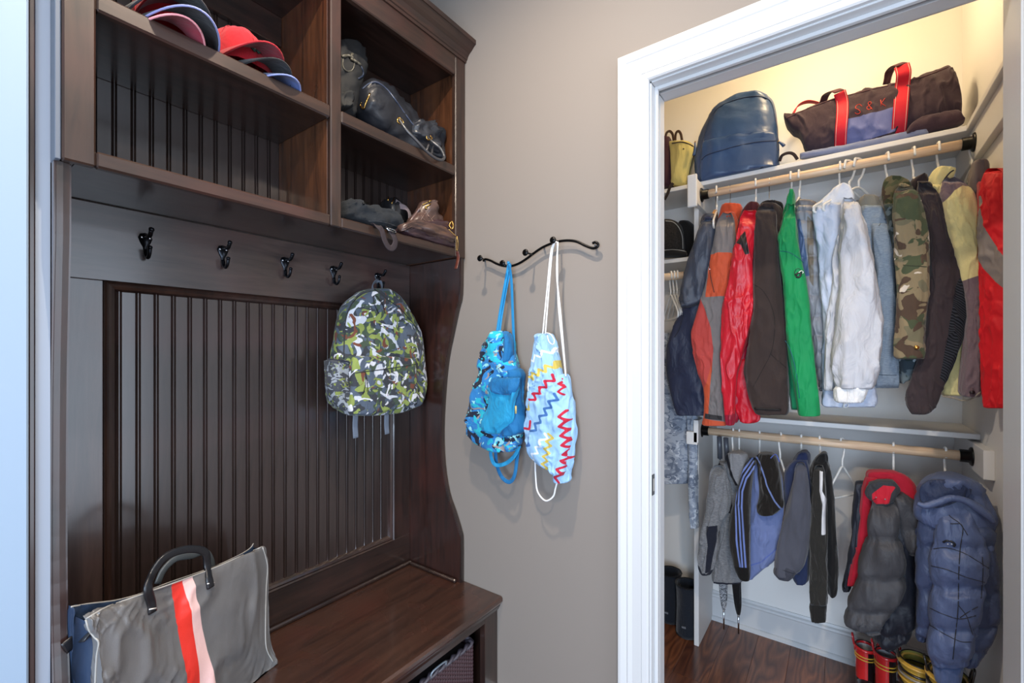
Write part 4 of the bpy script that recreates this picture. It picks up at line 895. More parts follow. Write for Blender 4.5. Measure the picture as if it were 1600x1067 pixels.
# 5 green jacket
GRN = '#0d8a4f'; t = garment('fleece_jacket', 'bright green jacket with a small round animal emblem on its sleeve', 'jacket', (1250, 646), 1.88, GU)
pc('body', '330,1228,1240 360,1218,1246 400,1218,1250 450,1224,1258 500,1226,1262 560,1229,1268 620,1234,1270 640,1237,1262', 1.93, .025, .10, fabric('#0a7a50', .7), t, seed=14)
pc('sleeve', '318,1231,1241 335,1226,1242 350,1222,1243 368,1215,1244 385,1216,1247 410,1219,1253 440,1224,1260 470,1226,1264 510,1228,1268 550,1232,1272 590,1238,1276 620,1243,1279 640,1246,1281 648,1248,1281 650,1252,1278', 1.87, .026, .06, fabric(GRN, .65, .15, 900, .1, .25, .25, regs=('#07683f',)), t, seed=15, fold=.004, fine=True, regs=([(1210, 470), (1227, 440), (1230, 520), (1240, 560), (1249, 640), (1240, 660), (1210, 640)],))
bv = LAST['bvh']
seam('seam', [(1217, 392), (1232, 394), (1246, 402), (1256, 411)], .0011, plain('#0a5b66', .7), t, .0006); seam('seam', [(1227, 532), (1234, 545), (1242, 572), (1248, 610), (1249, 622)], .0011, plain('#1a5f70', .7), t, .0006)
em = seam('emblem', [(1247+5.6*math.cos(a), 427+7.4*math.sin(a)) for a in np.linspace(0, 6.28, 13)], .0009, plain('#0b0f0e', .5), t, .001, sub=2)
seam('emblem_mark', [(1243, 430), (1246, 427), (1250, 426), (1251, 430), (1248, 433), (1244, 432)], .0036, plain('#0b0f0e', .5), em, .001, sub=2, bvh=bv)
seam('emblem_tusk', [(1248, 426), (1252, 423), (1255, 425), (1254, 427)], .0014, plain('#e8ece9', .5), em, .006, sub=3, bvh=bv)
pc('collar', '296,1236,1239 300,1233,1241 308,1230,1242 318,1228,1242 332,1224,1240 345,1221,1236 356,1219,1228', 1.98, .02, .05, fabric(GRN, .65), t, seed=16)
# 6 grey quilted vest
t = garment('quilted_vest', 'thin silver grey quilted vest showing between the green and the white jackets', 'vest', (1288, 612), 2.0, GU)
QG = fabric('#8f8f96', .45, .1, 600, 0, .5, .3, regs=('#4d6288', '#6f6459'))
pc('body', '322,1246,1272 340,1243,1278 380,1245,1286 430,1252,1290 480,1260,1294 530,1268,1298 570,1274,1300 600,1279,1300 611,1281,1298', 2.01, .03, .08, QG, t, seed=17, quilt=(13, .010), fold=.004, fine=True, regs=([(1246, 345), (1252, 345), (1258, 380), (1266, 432), (1256, 434), (1248, 395)], [(1262, 340), (1272, 350), (1272, 450), (1266, 440), (1262, 380)]))
pc('collar', '313,1250,1264 317,1244,1274 326,1242,1280 338,1244,1282 350,1250,1280', 2.03, .03, .05, fabric('#6f6a6b', .45, .1, 600, 0, .5), t, seed=18, quilt=(2, .006))
# 7 white windbreaker
WHF = fabric('#bcbdc3', .55, .08, 600, .05, .3, .75, var=.03); t = garment('windbreaker', 'white windbreaker with an elastic cuff, middle of the upper rod', 'jacket', (1330, 634), 1.9, GU)
pc('body', '318,1290,1336 330,1272,1340 350,1273,1342 380,1276,1340 430,1281,1338 480,1284,1338 530,1285,1338 575,1284,1345 600,1285,1368 618,1284,1372 630,1283,1372 636,1290,1366', 1.96, .035, .09, fabric('#bcc5d8', .55, .08, 600, .05, .3, .8, var=.03), t, seed=19, fold=.010)
pc('sleeve', '308,1318,1332 318,1314,1342 335,1314,1348 360,1314,1355 400,1312,1364 440,1310,1372 480,1307,1378 510,1305,1380 540,1302,1379 565,1299,1375 585,1300,1371 600,1303,1367 608,1306,1362', 1.88, .042, .06, WHF, t, seed=20, fold=.011, fs=(34, 90))
pc('cuff', '603,1306,1356 608,1302,1358 618,1302,1354 626,1304,1350 629,1310,1346', 1.88, .034, .04, fabric('#e4e3e2', .7, .1, var=.03, wr=1.), t, seed=21, fold=.004, fs=(3, 60))
pc('collar', '287,1316,1322 291,1308,1328 300,1298,1332 312,1284,1334 324,1273,1328 334,1270,1310 346,1271,1292', 1.99, .03, .05, fabric('#dcdfe8', .6, .08, var=.03, wr=.6), t, seed=22, fold=.006)
pc('placket', '330,1320,1330 360,1312,1326 400,1302,1318 440,1300,1314 500,1292,1310 560,1289,1302 610,1288,1304', 1.92, .02, .03, WHF, t, seed=23, fold=.008)
seam('drawcord', [(1320, 628), (1318, 634), (1322, 637), (1326, 633), (1322, 630), (1317, 637)], .0013, WHITEP(), t, .004)
# 8 denim jacket
t = garment('denim_jacket', 'faded light blue denim jacket hanging behind the white windbreaker', 'jacket', (1380, 606), 2.0, GU)
DN = camo('#6f8298', (('#8397ab', .5, 1), ('#5d7088', .62, 2)), 14, .9, .6, .4)
DNM = fabric('#7f8c9b', .9, .5, 1200, .1, .1, .5, mottle='#99a6b2')
pc('body', '322,1346,1378 345,1344,1388 380,1350,1394 430,1358,1398 490,1362,1400 540,1362,1402 590,1358,1404 606,1360,1404', 2.01, .03, .09, DNM, t, seed=24)
pc('sleeve', '342,1362,1384 355,1360,1392 380,1362,1396 420,1366,1398 470,1370,1400 520,1372,1402 565,1370,1403 604,1366,1403', 1.98, .025, .05, DNM, t, seed=25, fold=.006)
seam('hem_seam', [(1356, 583), (1370, 585), (1385, 586), (1401, 586)], .0011, fabric('#4d5d70'), t, .001); seam('shoulder_seam', [(1373, 353), (1380, 345), (1391, 342)], .0012, fabric('#5d5f5d'), t, .001)
pc('collar', '306,1352,1366 310,1344,1372 322,1340,1378 335,1342,1386 345,1350,1390 352,1368,1388', 2.03, .03, .05, fabric('#8b8578', .9), t, seed=26)
# 9 green camouflage jacket
CAM = camo('#6a6550', (('#82745a', .50, 1.0), ('#454d38', .56, 1.15), ('#4d3d32', .58, 1.5), ('#c8bdae', .645, 1.3)), 11, .9, 1.0, .35, stretch=(1, 1, 1.1))
t = garment('camouflage_jacket', 'green and brown woodland camouflage jacket beside the denim jacket', 'jacket', (1420, 598), 1.95, GU)
pc('body', '320,1380,1424 350,1386,1432 400,1392,1440 450,1400,1444 500,1402,1440 550,1403,1438 585,1403,1432 596,1406,1416 599,1408,1412', 1.98, .03, .08, camo('#36424a', (('#5d6a70', .5, 1.0), ('#2c3a3a', .56, 1.3), ('#9aa6ac', .66, 1.6)), 12, .9, 1.0, .3), t, seed=27)
pc('sleeve', '290,1404,1424 298,1398,1432 310,1396,1438 330,1395,1443 370,1397,1450 400,1398,1452 440,1401,1452 480,1400,1449 520,1398,1447 545,1397,1446 556,1397,1445 561,1402,1442', 1.90, .03, .06, CAM, t, seed=28, fold=.007)
seam('pocket_seam', [(1411, 414), (1425, 415), (1440, 416), (1449, 417)], .0012, fabric('#3a3f2a'), t, .001)
q = surf(1432, 543, .002); G().lathe([(.001, -.004), (.0062, -.003), (.0066, 0), (.004, .002), (.001, .002)], q, 'Y', 12).mk('cuff_button', GOLD(), t, True)
pc('collar', '278,1388,1402 282,1381,1416 292,1378,1424 308,1378,1422 325,1382,1408 340,1386,1398', 2.0, .035, .05, camo('#55563a', (('#6a6045', .5, 1.3), ('#3a402a', .56, 1.3), ('#453629', .6, 1.6)), 14, .9, .8, .5), t, seed=29)
pc('lapel', '288,1404,1416 296,1402,1424 308,1404,1426 318,1408,1420 324,1412,1416', 1.95, .02, .03, CAM, t, seed=30)
# 10 dark brown jacket with ribbed side
t = garment('softshell_jacket', 'dark brown softshell jacket with ribbed black side, beside the yellow fleece', 'jacket', (1435, 646), 1.95, GU)
DB = fabric('#2b2426', .8, .15, 800, .15, .2, .25, regs=(lambda m: m.mix(m.ramp(m.noise(m.coords((1, 1, 9)), 60, 1, .4), .46, .54), lin('#15171d'), lin('#2b2e36')),)) if False else None
DB = N('softshell'); cc = DB.mix(DB.ramp(DB.noise(DB.coords(), 5, 3), .3, .7, 0, .3), lin('#3a3033'), lin('#272327'))
wv = DB.n('TexWave'); DB.l(DB.coords((.6, 1, 1)), wv.inputs[0]); wv.inputs['Scale'].default_value = 75; wv.inputs['Distortion'].default_value = .6; wv.bands_direction = 'DIAGONAL'
rib = DB.mix(DB.ramp(wv.outputs['Fac'], .3, .7), lin('#0f1116'), lin('#33363e')); at = DB.n('Attribute', attribute_name='m0'); cc = DB.mix(DB.ramp(at.outputs['Fac'], -.3, .3), cc, rib)
_fab(DB, cc, .8, .15, 800, .15, .2, .25); DB = DB.m
pc('body', '285,1432,1452 310,1436,1470 360,1446,1486 410,1452,1498 450,1456,1506 500,1450,1508 550,1446,1496 600,1440,1484', 1.99, .03, .08, BRN, t, seed=31)
pc('sleeve', '284,1436,1450 296,1434,1462 312,1438,1471 335,1444,1479 370,1451,1487 400,1453,1494 430,1452,1502 460,1449,1509 476,1448,1513 500,1446,1510 530,1442,1504 560,1434,1492 590,1424,1480 612,1417,1472 628,1416,1466 640,1420,1458 647,1425,1448', 1.93, .026, .05, DB, t, seed=32, fold=.005, fine=True, regs=([(1505, 418), (1520, 440), (1520, 480), (1500, 560), (1478, 600), (1468, 590), (1480, 520), (1490, 455)],))
pc('collar', '272,1442,1446 276,1434,1448 284,1422,1448 294,1420,1446 306,1426,1442', 2.01, .03, .05, fabric('#2a1f22', .8), t, seed=33)
# 11 yellow fleece
YEL = '#e6d99a'; t = garment('fleece_jacket', 'pale yellow fleece with mauve grey shoulder and lower sleeve, second from the right', 'jacket', (1505, 618), 1.93, GU)
yf = fabric(YEL, .95, 1., 260, .3, .1, .2, regs=('#77656a', '#77656a')); 
pc('body', '290,1452,1500 320,1462,1520 380,1478,1530 440,1494,1532 500,1492,1526 550,1480,1520 590,1469,1512 610,1467,1510 618,1474,1508', 1.98, .03, .09, fabric(YEL, .95, 1., 260, .3, .1, .2), t, seed=34)
pc('sleeve', '276,1480,1492 284,1472,1506 298,1468,1518 320,1472,1528 350,1478,1532 390,1486,1533 430,1500,1535 470,1508,1536 510,1508,1537 550,1504,1539 585,1499,1539 605,1498,1538 616,1500,1534 620,1508,1530', 1.92, .03, .05, yf, t, seed=35, fold=.005, fine=True,
   regs=([(1465, 320), (1474, 268), (1500, 262), (1522, 292), (1504, 291), (1490, 300), (1478, 314)], [(1490, 444), (1508, 438), (1534, 430), (1550, 432), (1550, 640), (1490, 640)]))
seam('cuff_tab', [(1518, 606), (1518, 618)], .004, fabric('#6a555c'), t, .001); q = surf(1519, 613, .004); G().lathe([(.001, -.003), (.006, -.002), (.006, .001)], q, 'Y', 12).mk('snap', plain('#2b1b1e', .4), t, True)
seam('cuff_edge', [(1472, 619), (1490, 622), (1505, 626), (1520, 622), (1532, 612)], .0022, fabric('#9c9382'), t, .0)
pc('collar', '263,1466,1484 266,1460,1490 272,1454,1490 285,1450,1484 300,1456,1474 312,1460,1468', 2.0, .035, .05, fabric(YEL, .95, 1., 260, .3, .1, .2), t, seed=36)
seam('collar_trim', [(1490, 266), (1484, 270), (1476, 280), (1470, 295), (1468, 306)], .0022, fabric('#3a3436'), t, .001)
# 12 red and grey jacket
t = garment('shell_jacket', 'red shell jacket with grey sleeve band and collar, rightmost on the upper rod', 'jacket', (1555, 634), 1.82, GU)
rg = fabric('#cf1020', .6, .1, 700, .05, .3, .25, regs=('#7b7473', '#8b7f78'))
Y12 = PL('', (.325, 1.88), (.372, 1.80))
pc('sleeve', '263,1544,1558 270,1539,1566 285,1536,1570 320,1534,1574 370,1533,1578 430,1534,1580 480,1536,1580 540,1537,1580 590,1537,1580 620,1539,1580 634,1541,1579 638,1545,1578', Y12, .02, .03, rg, t, seed=37, fold=.004, fine=True,
   regs=([(1532, 340), (1541, 315), (1552, 350), (1568, 385), (1580, 408), (1580, 455), (1566, 438), (1548, 415), (1530, 385)], [(1531, 312), (1542, 305), (1546, 318), (1534, 345), (1530, 345)]))
pc('body', '285,1528,1545 340,1528,1548 420,1530,1550 520,1532,1550 600,1536,1550 618,1538,1550', 1.90, .02, .06, fabric('#a50f2a', .55), t, seed=38)
pc('collar', '252,1526,1538 256,1519,1542 266,1516,1545 285,1514,1540 300,1514,1532 308,1518,1526', 1.95, .03, .04, fabric('#6e6464', .8), t, seed=39)
# left bay: grey white camouflage pyjama-like garment
t = garment('camouflage_shirt', 'long grey and white camouflage shirt hanging in the left bay above the boots', 'shirt', (1064, 820), 2.1)
GC = camo('#8e98a8', (('#a5aebb', .5, 1), ('#6f7a8c', .56, 1.2), ('#c3cad3', .62, 1.4)), 24, .9, 1., .3)
pc('body', '520,1036,1046 560,1030,1060 600,1024,1080 640,1022,1088 700,1020,1090 745,1020,1078 755,1024,1076', 2.12, .03, .06, GC, t, seed=40)
pc('sleeve', '600,1072,1082 640,1072,1090 700,1075,1090 760,1076,1090 815,1078,1091 825,1079,1090', 2.08, .02, .03, GC, t, seed=41)

# ---------------- lower row
# a grey hoodie
GM = dict(rough=.95, bump=.5, weave=700, sheen=.2, shiny=.1, wr=.4, mottle='#909091')
t = garment('hoodie', 'heathered grey hooded fleece with navy trim, leftmost on the lower rod', 'hoodie', (1130, 906), 2.0, GL)
gh = fabric('#6c6c6e', regs=('#22242e',), **GM)
pc('body', '722,1124,1160 740,1120,1160 780,1124,1158 820,1126,1158 860,1120,1160 890,1113,1162 905,1112,1162 909,1116,1158', 2.04, .03, .07, gh, t, seed=50, fine=True, regs=(('u', [[([(1120, 722), (1132, 745), (1140, 775), (1143, 795)]), 9], [[(1110, 907), (1165, 909)], 5]]),))
pc('sleeve', '728,1116,1128 738,1110,1134 755,1107,1138 780,1104,1141 800,1101,1138 812,1098,1130 830,1094,1123 850,1093,1122 870,1092,1120 885,1093,1116 893,1096,1112 897,1100,1108', 1.98, .028, .04, gh, t, seed=51, fold=.008, fine=True, regs=(('u', [[(1106, 819), (1123, 818), (1121, 840), (1112, 890), (1104, 892), (1108, 850)], [[(1092, 880), (1098, 892), (1106, 896), (1114, 890)], 4]]),))
pc('hood', '706,1142,1158 710,1136,1168 722,1136,1171 738,1140,1169 750,1146,1162 756,1150,1156', 2.0, .035, .05, fabric('#7d7d80', regs=('#16171c',), **GM), t, seed=52, fine=True, regs=([[(1136, 708), (1140, 722), (1146, 742), (1154, 756)], 4],))
# b black / blue striped hoodie
t = garment('hoodie', 'black and blue hoodie with three blue stripes down its sleeve', 'hoodie', (1185, 902), 1.98, GL)
pc('body', '722,1178,1212 745,1172,1222 780,1171,1224 820,1170,1222 850,1170,1218 872,1170,1214 886,1170,1196 898,1170,1180 903,1171,1176', 2.0, .03, .07, fabric('#66749f', .9, .4, 700, .2, .15, .4, regs=('#4f60a0',)), t, seed=53, fine=True, regs=([[(1171, 880), (1190, 874), (1203, 864), (1220, 850)], 1.8],))
pc('sleeve', '716,1170,1182 728,1162,1179 745,1157,1176 770,1151,1173 800,1142,1172 830,1139,1172 855,1141,1172 880,1147,1172 898,1153,1172 906,1160,1171', 1.95, .028, .04, fabric('#26221f', .9, .4, 700, .2, .15, .3, regs=('#6f80b8', '#151413')), t, seed=54, fold=.004, fine=True, step=1.2,
   regs=(('u', [[[(1174, 718), (1160, 738), (1152, 758), (1151, 790), (1153, 840), (1158, 884)], 2.6], [[(1177, 722), (1164, 742), (1157, 762), (1156, 790), (1159, 840), (1162, 884)], 2.6], [[(1180, 728), (1168, 745), (1162, 765), (1161, 790), (1164, 840), (1167, 884)], 2.6]]), [(1145, 882), (1175, 884), (1175, 910), (1145, 910)]))
pc('hood', '708,1186,1206 714,1182,1214 730,1184,1218 750,1186,1221 775,1186,1223 790,1183,1224 799,1185,1216 804,1190,1206', 1.97, .03, .05, fabric('#171412', .9, .4, 700, .25, .15, .4, regs=('#62729f',)), t, seed=55, fine=True, regs=([[(1180, 710), (1190, 724), (1200, 755), (1212, 780), (1222, 794)], 2.2],))
seam('hood_edge', [(1204, 716), (1210, 710), (1214, 712), (1218, 722)], .0018, fabric('#4a5fae'), t, .002)
# c slate sweatshirt
t = garment('sweatshirt', 'slate blue sweatshirt with plain sleeve, left of the black zip jacket', 'sweatshirt', (1240, 910), 1.99, GL)
pc('body', '718,1240,1262 732,1228,1265 750,1225,1267 790,1226,1268 830,1232,1268 870,1237,1266 895,1238,1264 906,1240,1262 911,1246,1258', 2.02, .03, .07, fabric('#2c3552', .95, .4, 700, .2, .1, .3), t, seed=56)
pc('sleeve', '724,1246,1256 734,1243,1260 750,1240,1263 775,1234,1266 800,1228,1267 825,1221,1267 845,1216,1265 865,1212,1262 882,1210,1257 890,1211,1252 896,1214,1246 899,1220,1240', 1.96, .03, .04, fabric('#4b4d57', .95, .4, 700, .2, .1, .3), t, seed=57, fold=.006)
pc('cuff', '882,1212,1232 888,1209,1244 894,1208,1246 900,1213,1241 906,1222,1235', 1.955, .024, .03, fabric('#3a3c46', .95, wr=.8), t, seed=63, fold=.003, fs=(4, 40))
seam('cuff_seam', [(1211, 884), (1224, 891), (1240, 896), (1250, 898)], .001, fabric('#24272f'), t, .0006)
pc('hood', '705,1252,1260 708,1246,1264 716,1240,1265 730,1232,1264 742,1226,1252', 2.04, .03, .05, fabric('#222b49', .95, .4, 700, .2, .1, .5), t, seed=58)
# d black zip jacket
t = garment('track_jacket', 'small black zip jacket with a white stripe on its sleeve', 'jacket', (1285, 966), 1.99, GL)
BK = fabric('#19191a', .95, .4, 700, .25, .1, .3)
pc('body', '718,1272,1292 735,1268,1298 760,1268,1302 800,1268,1305 840,1270,1307 875,1280,1310 905,1290,1309 925,1294,1308 931,1298,1304', 2.02, .03, .06, BK, t, seed=59)
pc('sleeve', '728,1274,1286 740,1271,1290 770,1268,1291 810,1266,1292 850,1265,1293 890,1265,1293 925,1265,1293 944,1266,1292', 1.97, .024, .035, fabric('#2a2927', .95, .4, 700, .2, .1, .3, regs=('#cfcfd2',)), t, seed=60, fine=True, regs=([(1281, 735), (1286, 736), (1285, 765), (1291, 778), (1291, 833), (1284, 833), (1285, 785), (1281, 765)],))
pc('cuff', '940,1266,1292 950,1265,1292 960,1266,1291 968,1267,1291 970,1268,1290', 1.97, .022, .03, fabric('#1c1b1a', .95, wr=.8), t, seed=61, fs=(3, 60), fold=.003)
pc('collar', '707,1285,1290 710,1279,1293 720,1270,1294 735,1265,1290 748,1265,1278', 2.03, .03, .05, BK, t, seed=62)
q = surf(1268, 784, .0); 
# f grey puffer with red lining
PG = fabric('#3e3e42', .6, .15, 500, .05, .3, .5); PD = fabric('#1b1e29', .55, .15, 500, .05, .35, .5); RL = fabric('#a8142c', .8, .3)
t = garment('puffer_jacket', 'charcoal puffer jacket with bright red lining and collar', 'jacket', (1385, 1003), 1.98, GL)
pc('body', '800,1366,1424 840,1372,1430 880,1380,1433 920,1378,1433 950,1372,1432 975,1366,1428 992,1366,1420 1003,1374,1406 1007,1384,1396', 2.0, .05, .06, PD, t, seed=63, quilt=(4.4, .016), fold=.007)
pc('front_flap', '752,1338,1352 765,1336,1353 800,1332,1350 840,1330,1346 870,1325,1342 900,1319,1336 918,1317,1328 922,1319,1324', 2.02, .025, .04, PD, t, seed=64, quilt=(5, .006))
pc('lining', '745,1352,1372 765,1346,1372 800,1342,1370 840,1337,1366 870,1332,1358 900,1326,1346 914,1324,1334', 2.0, .02, .03, RL, t, seed=65)
seam('zip_end', [(1319, 905), (1317, 915), (1320, 920)], .0028, BLACKM(), t, .002)
pc('shoulder', '770,1392,1412 785,1394,1432 805,1400,1452 822,1403,1465 835,1405,1466 848,1410,1460 858,1416,1450 865,1422,1438', 1.97, .04, .05, PG, t, seed=66, quilt=(2.2, .014), fold=.008)
pc('sleeve', '780,1366,1394 795,1362,1402 815,1357,1404 840,1354,1405 855,1350,1410 880,1343,1416 900,1340,1416 915,1336,1414 935,1328,1408 950,1324,1400 962,1322,1390 972,1322,1380 980,1334,1378 985,1350,1374', 1.93, .045, .05, PG, t, seed=67, quilt=(4.3, .026), fold=.008)
pc('collar', '735,1360,1396 738,1354,1406 745,1352,1420 755,1354,1430 770,1364,1436 785,1400,1440 800,1420,1444 812,1430,1442', 2.02, .035, .04, RL, t, seed=68)
pc('collar_flap', '750,1370,1394 755,1358,1400 765,1352,1406 775,1354,1400 784,1362,1394 788,1368,1384', 1.95, .02, .03, fabric('#343438', .7, regs=('#b8182c',)), t, seed=69, fine=True, regs=([(1362, 770), (1380, 756), (1399, 758), (1392, 768), (1388, 784), (1362, 786)],))
for a, b in ((1383, 780), (1369, 777)): q = surf(a, b, .0005); G().lathe([(.001, -.002), (.0024, -.001), (.0024, .001)], q, 'Y', 10).mk('snap', plain('#8d8d90', .4, .5), t, True)
# g blue puffer
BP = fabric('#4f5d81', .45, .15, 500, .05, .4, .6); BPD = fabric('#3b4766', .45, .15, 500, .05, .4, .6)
t = garment('puffer_jacket', 'slate blue puffer jacket with dark grid lines and big hood, rightmost on the lower rod', 'jacket', (1490, 1050), 1.9, GL)
PB_ = PL('', (.10, 1.93), (.36, 1.86))
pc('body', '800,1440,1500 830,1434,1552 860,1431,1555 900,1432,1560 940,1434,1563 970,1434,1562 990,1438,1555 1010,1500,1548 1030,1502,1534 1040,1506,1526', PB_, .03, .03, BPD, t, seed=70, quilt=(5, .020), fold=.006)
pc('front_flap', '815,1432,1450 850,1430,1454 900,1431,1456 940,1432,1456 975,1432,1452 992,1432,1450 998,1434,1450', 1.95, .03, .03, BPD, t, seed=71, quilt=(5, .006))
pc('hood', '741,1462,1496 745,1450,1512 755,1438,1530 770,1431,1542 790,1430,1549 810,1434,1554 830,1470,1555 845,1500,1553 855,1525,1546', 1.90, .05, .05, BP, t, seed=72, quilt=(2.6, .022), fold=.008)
pc('hood_lining', '749,1454,1490 755,1442,1508 765,1436,1518 775,1436,1514 785,1440,1494 793,1448,1470', 1.85, .012, .02, fabric('#27324f', .5, wr=.8), t, seed=73, fold=.006, fs=(10, 12))
bvh_ = LAST['bvh']
G().tube([q3(a_, b_, Y_(1.838)) for a_, b_ in ((1433, 786), (1446, 790), (1466, 784), (1486, 778), (1508, 782), (1528, 794), (1544, 806), (1552, 816))], [.006, .010, .011, .010, .010, .012, .010, .006], 10, k=5).mk('hood_rim', BP, t, True)
o = pc('sleeve', '786,1478,1500 800,1472,1512 815,1466,1520 835,1460,1534 855,1455,1542 870,1453,1545 885,1453,1545 900,1454,1543 918,1457,1541 925,1456,1538 945,1453,1534 970,1452,1530 985,1451,1527 995,1450,1522 1010,1449,1520 1025,1450,1518 1036,1456,1514', 1.85, .045, .03, BP, t, seed=75, quilt=(4.2, .028), fold=.005, fs=(20, 30))
bv = LAST['bvh']; gl = plain('#25262c', .7)
for pts in ([(1478, 790), (1484, 806), (1500, 818), (1512, 836)], [(1485, 818), (1504, 822), (1500, 860), (1498, 900), (1497, 950), (1492, 1000), (1489, 1030)], [(1455, 858), (1480, 856), (1510, 866), (1545, 888)], [(1455, 884), (1480, 890), (1510, 902), (1543, 911)],
            [(1453, 950), (1475, 960), (1500, 967), (1525, 962)], [(1497, 945), (1510, 962), (1516, 980), (1520, 992)], [(1500, 965), (1515, 955), (1528, 948)], [(1452, 976), (1475, 990), (1500, 1002), (1518, 1003)], [(1535, 870), (1536, 895), (1533, 935)]):
    seam('grid_line', pts, .0011, gl, t, .0008, bvh=bv)
em = seam('emblem', [(1474, 847), (1479, 845), (1486, 846), (1492, 850), (1490, 854)], .0028, plain('#15161a', .6), t, .0015, bvh=bv)
for a in (1481, 1487): q = surf(a, 850, .003, bv); G().lathe([(.0004, -.001), (.0018, -.0005), (.0018, .001)], q, 'Y', 10).mk('emblem_eye', plain('#c8ccd6', .5), em, True)
pc('cuff', '1030,1456,1508 1040,1456,1505 1052,1458,1503 1062,1462,1501 1066,1470,1496', 1.86, .04, .03, fabric('#4c5b80', .9, .4, wr=.6), t, seed=76, fs=(4, 60), fold=.004)

# ---------------- things on the shelves and floor of the closet
# umbrellas
def umbrella(label, hx, top, bx0, bot, tip, mat, Y):
    t = thing('umbrella', label, 'umbrella', q3(bx0, tip, Y_(Y)), None)
    a = np.array(q3(bx0, bot, Y_(Y))); h_ = np.array((q3(hx, top, Y_(2.05)))); c_ = np.array(q3(bx0, tip, Y_(Y)))
    d = (h_-a); L = np.linalg.norm(d)
    G().tube([h_, h_-d*.12], .010, 10, sm=False).mk('handle', plain('#4b4f58', .35), t, True)
    G().tube([h_-d*.12, a], .004, 8, sm=False).mk('shaft', CHROME(), t, True)
    g = G(); P = [a+d*s for s in (.0, .03, .1, .25, .45, .62, .7)]; rr = [.006, .010, .014, .019, .022, .020, .006]
    v, f = sweep(P, rr, 24, sm=True); v = np.array(v); n_ = len(v)//24; cc = v.reshape(n_, 24, 3).mean(1)
    for i in range(n_):
        for j in range(24): v[i*24+j] = cc[i]+(v[i*24+j]-cc[i])*(1+.22*math.sin(j/24*2*math.pi*8+i*.25))
    g.add(v, f).mk('canopy', mat, t, True)
    G().tube([a+d*.01, c_], [.0045, .003], 8, sm=False).mk('ferrule', CHROME(), t, True)
umbrella('furled silver patterned umbrella hanging by the closet divider', 1124, 682, 1131, 952, 983, camo('#9a9ca0', (('#55585e', .52, 1), ('#d0d2d4', .6, 1.5)), 90, .5), 2.17)
umbrella('furled black umbrella right of the silver one', 1134, 684, 1154, 960, 990, fabric('#111113', .6), 2.17)
# blue leather backpack
ZMIN[0] = H(.7655)
BL = leather('#2d4a73', .36, .3, wr=.35)
t = garment('leather_backpack', 'blue leather backpack standing on the top closet shelf', 'backpack', (1152, 285), 2.22)
pc('body', '149,1164,1192 151,1150,1200 155,1140,1205 162,1127,1209 172,1115,1212 185,1106,1214 200,1098,1216 215,1092,1217 230,1089,1218 250,1087,1218 270,1087,1218 288,1090,1216', 2.19, .055, .11, BL, t, seed=80, fold=.008, fs=(60, 60), endf=.2, e=.75)
bv = LAST['bvh']
for nm, pts in (('piping', [(1097, 238), (1100, 215), (1107, 192), (1118, 173), (1135, 161), (1160, 153), (1185, 150), (1200, 155), (1207, 165), (1212, 190), (1215, 215), (1216, 236)]),):
    seam(nm, pts, .0022, leather('#1c3153', .4, .2), t, .001, bvh=bv)
pk = pc('front_pocket', '208,1188,1208 212,1150,1212 217,1120,1213 222,1100,1214 232,1096,1214 250,1095,1215 270,1094,1215 286,1096,1214', 2.14, .03, .02, BL, t, seed=81, fold=.006, endf=.12, e=.7)
seam('pocket_zip', [(1096, 250), (1105, 242), (1130, 234), (1160, 226), (1190, 221), (1213, 220)], .0018, leather('#14233d', .5, 0), pk, .001)
seam('stitching', [(1130, 216), (1150, 212), (1175, 207), (1205, 206)], .0007, plain('#7d95ba', .6), pk, .002, bvh=bv)
for x, y, q_ in ((1086, 222, (1084, 243)), (1216, 221, (1225, 228))): 
    zz = G().tube([q3(x, y, Y_(2.13)), q3((x+q_[0])/2+1, (y+q_[1])/2, Y_(2.13)), q3(*q_, Y_(2.13))], [.003, .006, .007], 8).mk('zip_pull', BL, t, True)
    G().lathe([(.002, -.004), (.004, 0), (.002, .004)], q3(x, y, Y_(2.13)), 'Z', 8).mk('zip_slider', GOLD(), zz, True)
# maroon and yellow bag
t = garment('canvas_bag', 'maroon and yellow canvas bag at the left end of the top closet shelf', 'bag', (1060, 292), 2.2)
pc('side_panel', '214,1030,1046 230,1026,1049 260,1026,1050 292,1028,1050', 2.18, .03, .10, fabric('#3d1f2a', .8), t, seed=82, e=.6)
pc('front_panel', '221,1047,1072 225,1046,1082 232,1047,1085 245,1048,1083 262,1049,1079 280,1050,1074 290,1051,1072', 2.17, .03, .08, fabric('#c9ba72', .8, .3, wr=.7), t, seed=83, fold=.007)
seam('piping', [(1050, 224), (1066, 222), (1082, 228), (1085, 236), (1080, 258), (1074, 285)], .0025, fabric('#33221f'), t, .001)
for k, (a, b) in enumerate(((1040, 1052), (1055, 1065))):
    band('handle', [(a, 222), (a+1, 209), ((a+b)/2, 205), (b-1, 210), (b+1, 222)], Y_(2.16), .012, .002, leather('#3f2c23', .35), t)
seam('rivet', [(1067, 232), (1069, 233)], .003, plain('#2b221b', .4), t, .002)
band('strap', [(1052, 286), (1047, 292), (1043, 303), (1038, 312)], Y_(2.115), .014, .0015, fabric('#2b201d'), t)
# black strap between the bags
t = garment('shoulder_strap', 'short dark webbing strap looped on the top shelf beside the blue backpack', 'strap', (1232, 248), 2.16)
band('webbing', [(1218, 252), (1222, 243), (1232, 239), (1240, 241), (1246, 249)], Y_(2.15), .012, .0018, fabric('#2a1f22'), t)
